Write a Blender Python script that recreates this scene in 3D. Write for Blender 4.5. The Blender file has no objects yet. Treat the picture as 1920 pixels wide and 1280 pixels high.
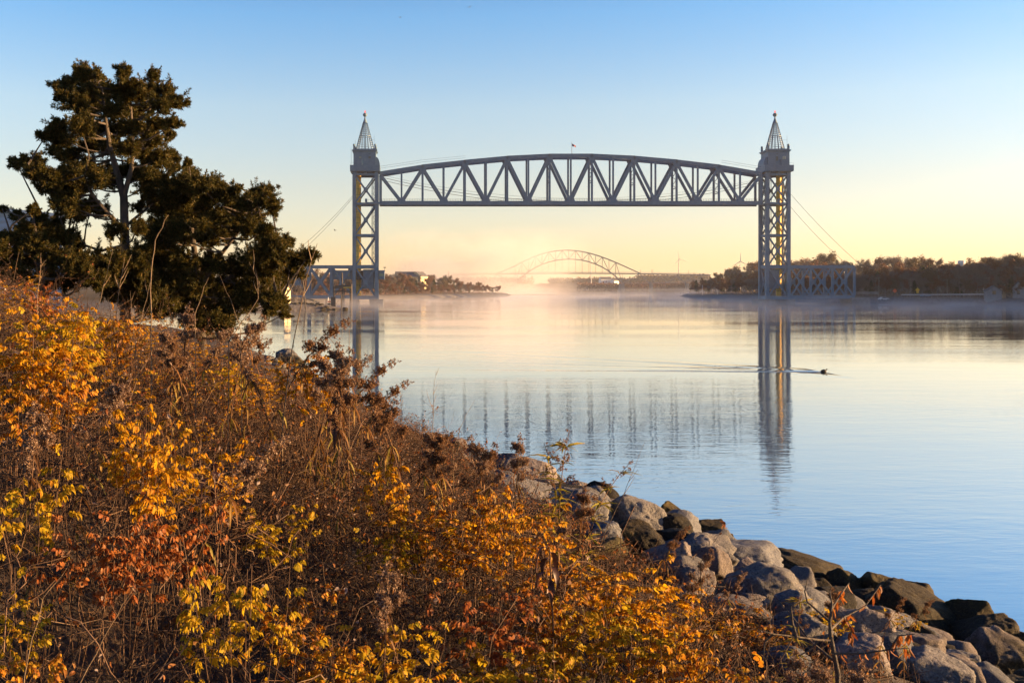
import bpy, bmesh, math, random
import numpy as np
from mathutils import Vector, Matrix, noise as mnoise

# ------------------------------------------------------------------ camera, sky, sun, exposure
S = bpy.context.scene
COL = S.collection
F_PX, HY, EYE, CX = 1867.0, 545.5, 5.0, 770.0   # focal length in photo pixels, horizon row, eye height, column straight ahead (the lens is shifted)
R = math.radians
cam_d = bpy.data.cameras.new("camera"); cam = bpy.data.objects.new("camera", cam_d); COL.objects.link(cam)
cam.location = (0, 0, EYE); cam.rotation_euler = (R(90), 0, 0)
cam_d.sensor_width = 36; cam_d.lens = 35.0; cam_d.shift_y = -94.5/1920; cam_d.shift_x = (960-CX)/1920
cam_d.clip_start = 0.05; cam_d.clip_end = 30000
S.camera = cam

SUN_AZ, SUN_EL = 90.0, 5.2                     # degrees to the right of the view, above the horizon
S.view_settings.view_transform = 'Standard'; S.view_settings.look = 'None'
S.view_settings.exposure = 1.95; S.view_settings.gamma = 1.0; S.view_settings.use_curve_mapping = False
W = bpy.data.worlds.new("World"); S.world = W; W.use_nodes = True
wn, wl = W.node_tree.nodes, W.node_tree.links
wn.clear()
wo = wn.new('ShaderNodeOutputWorld'); bg = wn.new('ShaderNodeBackground')
sky = wn.new('ShaderNodeTexSky'); sky.sky_type = 'NISHITA'; sky.sun_disc = False
sky.sun_elevation = R(SUN_EL); sky.sun_rotation = R(SUN_AZ)
sky.air_density = 1.0; sky.dust_density = 0.5; sky.ozone_density = 2.0
# sky colour by height above the horizon, multiplied onto the Nishita radiance
tc = wn.new('ShaderNodeTexCoord'); sx = wn.new('ShaderNodeSeparateXYZ'); wl.new(tc.outputs['Generated'], sx.inputs[0])
rp = wn.new('ShaderNodeValToRGB'); wl.new(sx.outputs['Z'], rp.inputs[0])
SKY_STOPS = [(0.0, (1.12, 0.98, 1.18)), (0.03, (1.11, 0.97, 1.15)), (0.054, (1.12, 0.96, 1.10)), (0.104, (1.18, 0.96, 1.02)), (0.18, (1.18, 1.06, 1.12)), (0.266, (0.70, 0.97, 1.26)), (0.36, (0.34, 0.58, 0.95)), (0.5, (0.16, 0.33, 0.66)), (1.0, (0.09, 0.20, 0.44))]
def set_ramp(node, stops, interp='EASE'):
    cr = node.color_ramp; cr.interpolation = interp
    while len(cr.elements) > 1: cr.elements.remove(cr.elements[-1])
    cr.elements[0].position = stops[0][0]; cr.elements[0].color = (*stops[0][1], 1)
    for p, c in stops[1:]:
        e = cr.elements.new(p); e.color = (*c, 1)
set_ramp(rp, SKY_STOPS, 'LINEAR')
mx = wn.new('ShaderNodeMix'); mx.data_type = 'RGBA'; mx.blend_type = 'MULTIPLY'; mx.inputs[0].default_value = 1.0
wl.new(sky.outputs[0], mx.inputs[6]); wl.new(rp.outputs[0], mx.inputs[7])
wl.new(mx.outputs[2], bg.inputs['Color']); bg.inputs['Strength'].default_value = 0.0956
wl.new(bg.outputs[0], wo.inputs['Surface'])

sun_d = bpy.data.lights.new("sun", 'SUN'); sun = bpy.data.objects.new("sun", sun_d); COL.objects.link(sun)
sun_d.energy = 5.0; sun_d.angle = R(0.5); sun_d.color = (1.0, 0.60, 0.27)
sdir = Vector((math.sin(R(SUN_AZ))*math.cos(R(SUN_EL)), math.cos(R(SUN_AZ))*math.cos(R(SUN_EL)), math.sin(R(SUN_EL))))
sun.rotation_euler = sdir.to_track_quat('Z', 'Y').to_euler()

S.render.engine = 'CYCLES'
S.cycles.use_denoising = True
try: S.cycles.denoiser = 'OPENIMAGEDENOISE'
except Exception: pass
S.cycles.max_bounces = 6; S.cycles.diffuse_bounces = 2; S.cycles.glossy_bounces = 3
S.cycles.transmission_bounces = 3; S.cycles.volume_bounces = 1; S.cycles.transparent_max_bounces = 6
S.cycles.volume_step_rate = 1.0; S.cycles.volume_max_steps = 128
S.cycles.use_adaptive_sampling = True; S.cycles.adaptive_threshold = 0.015
S.cycles.caustics_reflective = False; S.cycles.caustics_refractive = False

rnd = random.Random(7)
rng = np.random.default_rng(7)

def at(px, py, D):                             # photo pixel at distance D along the view axis -> point in the world
    return Vector(((px-CX)/F_PX*D, D, EYE+(HY-py)/F_PX*D))

# ------------------------------------------------------------------ helpers
def tag(o, label=None, cat=None, group=None, kind=None):
    if label: o['label'] = label
    if cat: o['category'] = cat
    if group: o['group'] = group
    if kind: o['kind'] = kind
    return o
def empty(name, loc, rz=0.0):
    o = bpy.data.objects.new(name, None); COL.objects.link(o)
    o.location = loc; o.rotation_euler = (0, 0, rz); o.empty_display_size = 0.2
    return o
def link_mesh(name, me, m, parent=None):
    if m:
        for mm in (m if isinstance(m, (list, tuple)) else [m]): me.materials.append(mm)
    o = bpy.data.objects.new(name, me); COL.objects.link(o)
    if parent is not None: o.parent = parent
    return o
def mesh_np(name, V, F, smooth=False, attr=None):
    V = np.ascontiguousarray(V, np.float32); F = np.ascontiguousarray(F, np.int32)
    me = bpy.data.meshes.new(name); n, k = F.shape
    me.vertices.add(len(V)); me.vertices.foreach_set('co', V.ravel())
    me.loops.add(n*k); me.loops.foreach_set('vertex_index', F.ravel())
    me.polygons.add(n)
    me.polygons.foreach_set('loop_start', np.arange(0, n*k, k, dtype=np.int32))
    me.polygons.foreach_set('loop_total', np.full(n, k, np.int32))
    if smooth: me.polygons.foreach_set('use_smooth', np.ones(n, bool))
    me.update(calc_edges=True)
    return me
class MB:
    def __init__(s): s.v = []; s.f = []
    def add(s, vs, fs):
        b = len(s.v); s.v += [tuple(v) for v in vs]; s.f += [tuple(i+b for i in f) for f in fs]; return s
    def box(s, x0, x1, y0, y1, z0, z1):
        return s.add([(x, y, z) for z in (z0, z1) for y in (y0, y1) for x in (x0, x1)],
                     [(0,2,3,1), (4,5,7,6), (0,1,5,4), (2,6,7,3), (0,4,6,2), (1,3,7,5)])
    def bar(s, a, b, w, h=None, up=(0, 1, 0)):
        a, b = Vector(a), Vector(b); h = h or w
        d = (b-a).normalized(); u = Vector(up)
        if abs(d.dot(u)) > 0.98: u = Vector((1, 0, 0))
        p = d.cross(u).normalized(); q = p.cross(d).normalized()
        vs = [e + p*(sx*w/2) + q*(sy*h/2) for e in (a, b) for sx, sy in ((-1,-1), (1,-1), (1,1), (-1,1))]
        return s.add(vs, [(3,2,1,0), (4,5,6,7), (0,1,5,4), (1,2,6,5), (2,3,7,6), (3,0,4,7)])
    def tube(s, pts, rad, n=6, cap=True):
        pts = [Vector(p) for p in pts]; m = len(pts)
        rad = rad if isinstance(rad, (list, tuple)) else [rad]*m
        vs = []
        for i, p in enumerate(pts):
            d = (pts[min(i+1, m-1)] - pts[max(i-1, 0)]).normalized()
            u = Vector((0, 1, 0)) if abs(d.y) < 0.9 else Vector((1, 0, 0))
            a = d.cross(u).normalized(); b = d.cross(a).normalized()
            vs += [p + (a*math.cos(2*math.pi*k/n) + b*math.sin(2*math.pi*k/n))*rad[i] for k in range(n)]
        fs = [(i*n+k, i*n+(k+1) % n, (i+1)*n+(k+1) % n, (i+1)*n+k) for i in range(m-1) for k in range(n)]
        if cap: fs += [tuple(range(n)), tuple(range((m-1)*n, m*n))]
        return s.add(vs, fs)
    def lathe(s, c, prof, n=12, axis='z'):
        c = Vector(c); vs = []
        for r, z in prof:
            for k in range(n):
                a = 2*math.pi*k/n
                vs.append(c + Vector((r*math.cos(a), r*math.sin(a), z)))
        m = len(prof)
        fs = [(i*n+k, i*n+(k+1) % n, (i+1)*n+(k+1) % n, (i+1)*n+k) for i in range(m-1) for k in range(n)]
        fs += [tuple(reversed(range(n))), tuple(range((m-1)*n, m*n))]
        return s.add(vs, fs)
    def ball(s, c, r, n=8):
        k = 6
        return s.lathe(c, [(max(1e-3, r*math.sin(math.pi*i/k)), -r*math.cos(math.pi*i/k)) for i in range(k+1)], n)
    def build(s, name, m, parent=None, smooth=False):
        me = bpy.data.meshes.new(name); me.from_pydata(s.v, [], s.f); me.update()
        if smooth:
            for p in me.polygons: p.use_smooth = True
        return link_mesh(name, me, m, parent)
def kids(o): return [c for c in o.children]
def copy_tree(o, parent=None):
    c = o.copy(); COL.objects.link(c)
    if parent is not None: c.parent = parent
    for ch in kids(o): copy_tree(ch, c)
    return c
def tubes_np(P, Rr, sides=3):
    """P (N,K,3) centre lines, Rr (N,K) radii -> V, F (quads)"""
    N, K, _ = P.shape
    T = np.gradient(P, axis=1); T /= (np.linalg.norm(T, axis=2, keepdims=True)+1e-9)
    U = np.where(np.abs(T[..., 2:3]) > 0.9, np.array([1., 0, 0]), np.array([0, 0, 1.]))
    A = np.cross(T, U); A /= (np.linalg.norm(A, axis=2, keepdims=True)+1e-9); B = np.cross(T, A)
    ang = np.arange(sides)*2*np.pi/sides
    V = P[:, :, None, :] + Rr[:, :, None, None]*(A[:, :, None, :]*np.cos(ang)[None, None, :, None] + B[:, :, None, :]*np.sin(ang)[None, None, :, None])
    V = V.reshape(-1, 3)
    n = np.arange(N)[:, None, None]*K*sides; i = np.arange(K-1)[None, :, None]*sides; k = np.arange(sides)[None, None, :]; k2 = (k+1) % sides
    F = np.stack([n+i+k, n+i+k2, n+i+sides+k2, n+i+sides+k], -1).reshape(-1, 4)
    return V, F
def unit(a): return a/(np.linalg.norm(a, axis=-1, keepdims=True)+1e-9)
def leaves_np(C, D, Nn, L, Wd, fold=0.35, droop=0.3):
    """oval folded leaves: base C, direction D, normal Nn, length L, width Wd -> V, F (6 quads of 2 rows each side)"""
    n = len(C); D = unit(D); Sd = unit(np.cross(D, Nn)); Nn = np.cross(Sd, D)
    t = np.array([0.0, 0.3, 0.68, 1.0]); w = np.array([0.10, 0.50, 0.47, 0.10]); dz = -droop*t*t
    L = np.broadcast_to(L, (n,)); Wd = np.broadcast_to(Wd, (n,)); droop_s = np.ones(n)
    mid = C[:, None] + D[:, None]*(t[None, :, None]*L[:, None, None]) + Nn[:, None]*(dz[None, :, None]*L[:, None, None])
    off = Sd[:, None]*(w[None, :, None]*Wd[:, None, None]); up = Nn[:, None]*(fold*w[None, :, None]*Wd[:, None, None])
    V = np.stack([mid-off+up, mid, mid+off+up], 2).reshape(n, 12, 3).reshape(-1, 3)
    q = []
    for i in range(3):
        for j in range(2): q.append([i*3+j, i*3+j+1, (i+1)*3+j+1, (i+1)*3+j])
    F = (np.arange(n)[:, None, None]*12 + np.array(q)[None]).reshape(-1, 4)
    return V, F
def slivers_np(C, D, Nn, L, Wd):
    """one small lens-shaped quad each"""
    n = len(C); D = unit(D); Sd = unit(np.cross(D, Nn))
    L = np.broadcast_to(L, (n,))[:, None]; Wd = np.broadcast_to(Wd, (n,))[:, None]
    V = np.stack([C, C+D*L*0.5+Sd*Wd*0.5, C+D*L, C+D*L*0.5-Sd*Wd*0.5], 1).reshape(-1, 3)
    F = (np.arange(n)[:, None]*4 + np.arange(4)[None])
    return V, F
def cat_np(parts):
    Vs, Fs, b = [], [], 0
    for V, F in parts: Vs.append(V); Fs.append(F+b); b += len(V)
    return np.concatenate(Vs), np.concatenate(Fs)

# ------------------------------------------------------------------ materials
def new_mat(name):
    m = bpy.data.materials.new(name); m.use_nodes = True
    m.node_tree.nodes.clear()
    return m, m.node_tree.nodes, m.node_tree.links
def out(n, l, sock, vol=None):
    o = n.new('ShaderNodeOutputMaterial')
    if sock: l.new(sock, o.inputs['Surface'])
    if vol: l.new(vol, o.inputs['Volume'])
    return o
def noise_node(n, l, scale, detail=4, rough=0.6, coord='Object', vec=None, sc=None):
    t = n.new('ShaderNodeTexNoise'); t.inputs['Scale'].default_value = scale; t.inputs['Detail'].default_value = detail
    t.inputs['Roughness'].default_value = rough
    if vec is None:
        c = n.new('ShaderNodeTexCoord'); vec = c.outputs[coord]
    if sc:
        mp = n.new('ShaderNodeMapping'); mp.inputs['Scale'].default_value = sc; l.new(vec, mp.inputs[0]); vec = mp.outputs[0]
    l.new(vec, t.inputs['Vector'])
    return t
def ramp(n, l, sock, stops, interp='LINEAR'):
    r = n.new('ShaderNodeValToRGB'); set_ramp(r, stops, interp); l.new(sock, r.inputs[0]); return r.outputs[0]
def paint(name, stops, scale=2.0, rough=0.6, bump=0.0, bscale=None, coord='Object', metallic=0.0, sc=None, spec=0.5):
    m, n, l = new_mat(name)
    p = n.new('ShaderNodeBsdfPrincipled'); p.inputs['Roughness'].default_value = rough; p.inputs['Metallic'].default_value = metallic
    p.inputs['Specular IOR Level'].default_value = spec
    t = noise_node(n, l, scale, coord=coord, sc=sc)
    if len(stops) == 1: stops = [(0.3, tuple(c*0.82 for c in stops[0])), (0.7, tuple(min(1, c*1.15) for c in stops[0]))]
    l.new(ramp(n, l, t.outputs['Fac'], stops), p.inputs['Base Color'])
    if bump:
        b = n.new('ShaderNodeBump'); b.inputs['Strength'].default_value = bump; b.inputs['Distance'].default_value = 0.05
        t2 = noise_node(n, l, bscale or scale*4, coord=coord); l.new(t2.outputs['Fac'], b.inputs['Height']); l.new(b.outputs[0], p.inputs['Normal'])
    out(n, l, p.outputs[0]); return m
def leafmat(name, stops, transl=0.45, rough=0.6, island=True, spec=0.25, big=None):
    """diffuse + translucent leaf, its colour picked at random for each loose leaf"""
    m, n, l = new_mat(name)
    g = n.new('ShaderNodeNewGeometry')
    fac = g.outputs['Random Per Island']
    c = ramp(n, l, fac, stops, 'LINEAR')
    if big is None and island: big = 55.0
    if big:
        t = noise_node(n, l, big, 3); mixn = n.new('ShaderNodeMix'); mixn.data_type = 'RGBA'; mixn.blend_type = 'MULTIPLY'
        mixn.inputs[0].default_value = 1.0
        l.new(c, mixn.inputs[6]); l.new(ramp(n, l, t.outputs['Fac'], [(0.32, (0.55, 0.45, 0.38)), (0.5, (0.95, 0.92, 0.9)), (0.66, (1.15, 1.15, 1.15))]), mixn.inputs[7]); c = mixn.outputs[2]
    p = n.new('ShaderNodeBsdfPrincipled'); p.inputs['Roughness'].default_value = rough; p.inputs['Specular IOR Level'].default_value = spec
    tr = n.new('ShaderNodeBsdfTranslucent'); mxs = n.new('ShaderNodeMixShader'); mxs.inputs[0].default_value = transl
    l.new(c, p.inputs['Base Color']); l.new(c, tr.inputs['Color'])
    l.new(p.outputs[0], mxs.inputs[1]); l.new(tr.outputs[0], mxs.inputs[2]); out(n, l, mxs.outputs[0]); return m

M = {}
M['steel'] = paint('steel_paint', [(0.3, (0.085, 0.155, 0.225)), (0.55, (0.115, 0.195, 0.27)), (0.70, (0.15, 0.23, 0.29)), (0.80, (0.20, 0.15, 0.11))], 0.5, 0.55)
M['steel_dark'] = paint('dark_steel', [(0.05, 0.055, 0.065)], 0.5, 0.6)
M['shaft'] = paint('yellow_shaft_paint', [(0.3, (0.72, 0.43, 0.06)), (0.7, (0.88, 0.56, 0.10))], 0.4, 0.6)
M['glass'] = paint('window_glass', [(0.05, 0.07, 0.07)], 1, 0.08)
M['glass_green'] = paint('window_blind', [(0.22, 0.30, 0.22)], 1, 0.3)
M['concrete'] = paint('concrete', [(0.3, (0.16, 0.145, 0.13)), (0.7, (0.27, 0.25, 0.23))], 0.8, 0.85, 0.3)
M['wire'] = paint('cable', [(0.03, 0.03, 0.035)], 1, 0.6)
M['timber'] = paint('old_timber', [(0.3, (0.035, 0.03, 0.028)), (0.7, (0.09, 0.075, 0.06))], 1.5, 0.8)
M['yellowbeam'] = paint('yellow_beam', [(0.55, 0.36, 0.06)], 1.5, 0.7)
M['pole'] = paint('weathered_pole', [(0.22, 0.19, 0.16)], 1.5, 0.85)
M['white'] = paint('white_paint', [(0.72, 0.72, 0.70)], 0.8, 0.5)
M['turbine'] = paint('turbine_grey', [(0.45, 0.45, 0.46)], 0.1, 0.5)
M['orange'] = paint('orange_sign', [(0.75, 0.13, 0.03)], 1, 0.5)
M['yellow'] = paint('yellow_sign', [(0.75, 0.45, 0.03)], 1, 0.5)
M['roof'] = paint('grey_shingles', [(0.10, 0.105, 0.12)], 1.5, 0.9)
M['cream'] = paint('cream_siding', [(0.62, 0.50, 0.30)], 1.0, 0.8)
M['greywall'] = paint('grey_siding', [(0.20, 0.215, 0.235)], 1.0, 0.8)
M['arch'] = paint('far_bridge_steel', [(0.22, 0.205, 0.20)], 0.05, 0.7)
M['bark'] = paint('bark', [(0.3, (0.045, 0.037, 0.029)), (0.7, (0.11, 0.088, 0.07))], 8.0, 0.9, 0.5, 30, sc=(1, 1, 0.25))
M['bark_far'] = paint('far_bark', [(0.17, 0.145, 0.125)], 1.0, 0.9)
def emit(name, c, s):
    m, n, l = new_mat(name); e = n.new('ShaderNodeEmission'); e.inputs[0].default_value = (*c, 1); e.inputs[1].default_value = s
    out(n, l, e.outputs[0]); return m
M['beacon'] = emit('red_beacon', (1.0, 0.08, 0.03), 0.5)

# ------------------------------------------------------------------ shorelines and terrain heights
LEFT = np.array([(22,-20),(9.5,-1),(8.2,5),(7.2,9),(6.6,12.5),(4.75,16),(2.95,20),(0.6,25),(-2,31),(-7,45),(-13.5,64),(-25,85),(-48,120),(-68,180),(-72,240),(-55,262),(-44,268),(-45,273),(-60,286),
                 (-80,330),(-86,400),(-84,480),(-77,600),(-40,900),(0,1200),(-10,1600),(5,1850),(30,2300),(36,5000)], float)
RIGHT = np.array([(420,60),(260,250),(184,352),(160,425),(150,470),(140,560),(136,700),(141,800),(168,1000),(260,1150),(380,1500),(300,1850),(215,1920),(134,1990),(60,2300),(46,5000)], float)
LEFT[:, 0] += (960-CX)/F_PX*LEFT[:, 1]; RIGHT[:, 0] += (960-CX)/F_PX*RIGHT[:, 1]
def poly_sd(x, y, line, close):
    P = np.stack([x, y], -1).astype(float)
    shp = P.shape[:-1]; P = P.reshape(-1, 2)
    best = np.full(len(P), 1e18)
    for a, b in zip(line[:-1], line[1:]):
        ab = b-a; t = np.clip(((P-a)@ab)/(ab@ab), 0, 1); d = P-(a+t[:, None]*ab); best = np.minimum(best, (d*d).sum(1))
    poly = np.concatenate([line, np.array(close, float)]); inside = np.zeros(len(P), bool)
    for a, b in zip(poly, np.roll(poly, -1, 0)):
        c = (a[1] > P[:, 1]) != (b[1] > P[:, 1])
        xi = (b[0]-a[0])*(P[:, 1]-a[1])/(b[1]-a[1]+1e-12)+a[0]
        inside ^= c & (P[:, 0] < xi)
    return (np.sqrt(best)*np.where(inside, 1, -1)).reshape(shp)
def d_left(x, y): return poly_sd(x, y, LEFT, [(-6000, 5000), (-6000, -20)])
def d_right(x, y): return poly_sd(x, y, RIGHT, [(6000, 5000), (6000, 60)])
BANK_D = np.array([-20, -6, 0, 5, 7, 8.5, 10, 11, 12, 16, 30]); BANK_Z = np.array([-3.5, -2.6, -0.05, 2.3, 2.62, 2.95, 3.42, 3.78, 4.05, 4.6, 4.6])
def G(x, y):                                  # near bank
    x = np.asarray(x, float); y = np.asarray(y, float)
    z = np.interp(d_left(x, y), BANK_D, BANK_Z)
    z = z-.55*np.clip((5.2-y)/3.2, 0, 1)*np.clip(z-1, 0, 1)
    far = np.clip((y-40)/40, 0, 1)
    zl = np.interp(d_left(x, y), [-20, -6, 0, 6, 30], [-3.5, -2.6, -0.05, 2.2, 2.6])
    return z*(1-far)+zl*far
def GF(x, y):                                 # everything beyond
    x = np.asarray(x, float); y = np.asarray(y, float)
    dl, dr = d_left(x, y), d_right(x, y); d = np.maximum(dl, dr)
    z = np.interp(d, [-40, -8, 0, 7, 60, 300, 900], [-4, -2.8, -0.05, 2.3, 3.2, 8, 14])
    low = (dl > 0) & (y < 300)
    z = np.where(low, np.interp(dl, [0, 4, 14, 60], [-0.05, 1.3, 1.7, 2.4]), z)
    ss = lambda t: np.clip(t, 0, 1)**2*(3-2*np.clip(t, 0, 1))
    # right-bank ridge, added behind the headland and out of frame to shade the canal
    z = z+np.where(dr > 0, 24*ss((dr-60)/160)*ss((y-760)/200)*ss((2100-y)/150)+21*ss((x-.62*y-14)/70)*ss((y-170)/80)*ss((900-y)/150), 0)
    hill = np.clip((y-2150)/600, 0, 1); hill = hill*hill*(3-2*hill)
    z = z + np.where(d > 0, hill*(19+15*np.clip((x-600)/150, 0, 1)+4*np.sin(x/190.0)+3*np.sin(x/71.0+1)), 0)
    return z
# ================================================================== the setting: water, ground, bank
BIRD = at(1545, 697, 5.0*F_PX/(697-HY)); BIRD.z = 0
def water_mat():
    m, n, l = new_mat('canal_water')
    geo = n.new('ShaderNodeNewGeometry'); pos = geo.outputs['Position']
    gl = n.new('ShaderNodeBsdfGlossy'); gl.inputs['Roughness'].default_value = 0.02; gl.inputs['Color'].default_value = (0.93, 0.94, 0.96, 1)
    df = n.new('ShaderNodeBsdfDiffuse'); df.inputs['Color'].default_value = (0.035, 0.07, 0.11, 1)
    fr = n.new('ShaderNodeFresnel'); fr.inputs['IOR'].default_value = 1.33
    mr = n.new('ShaderNodeMapRange'); mr.inputs['From Min'].default_value = 0.03; mr.inputs['From Max'].default_value = 0.75
    mr.inputs['To Min'].default_value = 0.60; mr.inputs['To Max'].default_value = 0.97; l.new(fr.outputs[0], mr.inputs['Value'])
    ms = n.new('ShaderNodeMixShader'); l.new(mr.outputs[0], ms.inputs[0]); l.new(df.outputs[0], ms.inputs[1]); l.new(gl.outputs[0], ms.inputs[2])
    # calm and ruffled patches, drawn out along the canal's width
    zone = noise_node(n, l, 1.0, 3, 0.55, vec=pos, sc=(0.006, 0.035, 1))
    zr = n.new('ShaderNodeMapRange'); zr.inputs['From Min'].default_value = 0.42; zr.inputs['From Max'].default_value = 0.68
    zr.inputs['To Min'].default_value = 0.12; zr.inputs['To Max'].default_value = 1.0; l.new(zone.outputs['Fac'], zr.inputs['Value'])
    fine = noise_node(n, l, 1.0, 3, 0.6, vec=pos, sc=(1.0, 3.0, 1))
    mid = noise_node(n, l, 1.0, 2, 0.5, vec=pos, sc=(0.25, 0.8, 1))
    big = noise_node(n, l, 1.0, 2, 0.5, vec=pos, sc=(0.03, 0.13, 1))
    def math_(op, a, b=None, v=None):
        q = n.new('ShaderNodeMath'); q.operation = op
        for i, s in ((0, a), (1, b)):
            if s is None: continue
            if isinstance(s, (int, float)): q.inputs[i].default_value = s
            else: l.new(s, q.inputs[i])
        return q.outputs[0]
    h = math_('MULTIPLY', fine.outputs['Fac'], 0.014)
    h = math_('MULTIPLY', h, zr.outputs[0])
    h = math_('ADD', h, math_('MULTIPLY', mid.outputs['Fac'], 0.007))
    h = math_('ADD', h, math_('MULTIPLY', big.outputs['Fac'], 0.03))
    # wake of the swimming bird: two arms that open behind it
    sep = n.new('ShaderNodeSeparateXYZ'); l.new(pos, sep.inputs[0])
    s_ = math_('SUBTRACT', BIRD.x, sep.outputs['X']); t0 = math_('SUBTRACT', sep.outputs['Y'], BIRD.y)
    t_ = math_('SUBTRACT', t0, math_('MULTIPLY', s_, 0.06))
    def arm(slope, width, amp):
        q = math_('SUBTRACT', t_, math_('MULTIPLY', s_, slope)); q = math_('DIVIDE', q, width)
        e = math_('POWER', 2.718, math_('MULTIPLY', math_('MULTIPLY', q, q), -1.0))
        w = math_('SINE', math_('MULTIPLY', q, 4.2)); e = math_('MULTIPLY', e, w)
        on = math_('MULTIPLY', math_('GREATER_THAN', s_, 0.05), math_('POWER', 2.718, math_('MULTIPLY', s_, -0.12)))
        return math_('MULTIPLY', math_('MULTIPLY', math_('MULTIPLY', e, on), amp), math_('MULTIPLY', mid.outputs['Fac'], 2.0))
    h = math_('ADD', h, arm(0.0, 0.5, 0.026)); h = math_('ADD', h, arm(0.35, 1.6, 0.022)); h = math_('ADD', h, arm(0.9, 3.2, 0.026))
    b = n.new('ShaderNodeBump'); b.inputs['Strength'].default_value = 1.0; b.inputs['Distance'].default_value = 1.0
    l.new(h, b.inputs['Height'])
    for q in (gl, fr): l.new(b.outputs[0], q.inputs['Normal'])
    out(n, l, ms.outputs[0]); return m
w = MB(); w.add([(-6000, -200, 0), (6000, -200, 0), (6000, 9000, 0), (-6000, 9000, 0)], [(0, 1, 2, 3)])
tag(w.build('water', water_mat()), kind='structure')

def ground_mat():
    m, n, l = new_mat('dry_ground')
    geo = n.new('ShaderNodeNewGeometry'); sep = n.new('ShaderNodeSeparateXYZ'); l.new(geo.outputs['Position'], sep.inputs[0])
    t = noise_node(n, l, 0.35, 6, 0.7, vec=geo.outputs['Position']); t2 = noise_node(n, l, 1.2, 6, 0.8, vec=geo.outputs['Position'])
    grass = ramp(n, l, t.outputs['Fac'], [(0.3, (0.07, 0.055, 0.03)), (0.5, (0.15, 0.11, 0.06)), (0.7, (0.09, 0.085, 0.035))])
    stone = ramp(n, l, t2.outputs['Fac'], [(0.35, (0.04, 0.037, 0.033)), (0.5, (0.15, 0.135, 0.115)), (0.65, (0.26, 0.23, 0.2))])
    mr = n.new('ShaderNodeMapRange'); mr.inputs['From Min'].default_value = 1.9; mr.inputs['From Max'].default_value = 2.5; l.new(sep.outputs['Z'], mr.inputs['Value'])
    mx_ = n.new('ShaderNodeMix'); mx_.data_type = 'RGBA'; l.new(mr.outputs[0], mx_.inputs[0]); l.new(stone, mx_.inputs[6]); l.new(grass, mx_.inputs[7])
    p = n.new('ShaderNodeBsdfPrincipled'); p.inputs['Roughness'].default_value = 0.95; p.inputs['Specular IOR Level'].default_value = 0.1
    l.new(mx_.outputs[2], p.inputs['Base Color'])
    b = n.new('ShaderNodeBump'); b.inputs['Strength'].default_value = 0.8; b.inputs['Distance'].default_value = 0.3; l.new(t2.outputs['Fac'], b.inputs['Height']); l.new(b.outputs[0], p.inputs['Normal'])
    out(n, l, p.outputs[0]); return m
M['ground'] = ground_mat()
def heightfield(name, xs, ys, fn, m):
    X, Y = np.meshgrid(xs, ys); Z = fn(X, Y); V = np.stack([X, Y, Z], -1).reshape(-1, 3)
    nx, ny = len(xs), len(ys); i = np.arange(ny-1)[:, None]*nx+np.arange(nx-1)[None]
    F = np.stack([i, i+1, i+nx+1, i+nx], -1).reshape(-1, 4)
    return link_mesh(name, mesh_np(name, V, F, True), m)
def wob(X, Y): return 0.06*np.sin(X*2.1+Y*1.3)+0.05*np.sin(X*-1.7+Y*2.9)+0.03*np.sin(X*5.1-Y*4.3)
M['soil'] = paint('leaf_litter', [(0.3, (0.018, 0.013, 0.009)), (0.6, (0.05, 0.032, 0.02)), (0.75, (0.09, 0.06, 0.035))], 3.0, 0.95, 0.6, 14)
tag(heightfield('bank', np.arange(-58, 24, 0.45), np.arange(-8, 122, 0.45), lambda X, Y: G(X, Y)+wob(X, Y)*np.clip(d_left(X, Y)-4, 0, 1), M['soil']), kind='structure')
ys = np.concatenate([np.arange(118, 700, 5.0), np.geomspace(700, 9000, 110)])
xs_mid = np.arange(-140, 320, 4.0)
xs = np.concatenate([-np.geomspace(6000, 144, 60), xs_mid, np.geomspace(322, 6000, 90)])
def gfield(X, Y):
    Z = GF(X, Y); return Z + np.where(Z > 2.5, 0.5*np.sin(X/17)+0.4*np.sin(Y/23+X/31), 0)
tag(heightfield('ground', xs, ys, gfield, M['ground']), kind='structure')
sb = MB(); sb.add([(-6500, -300, -4.5), (6500, -300, -4.5), (6500, 9500, -4.5), (-6500, 9500, -4.5)], [(0, 1, 2, 3)])
tag(sb.build('canal_bed', M['soil']), kind='structure')

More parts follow.
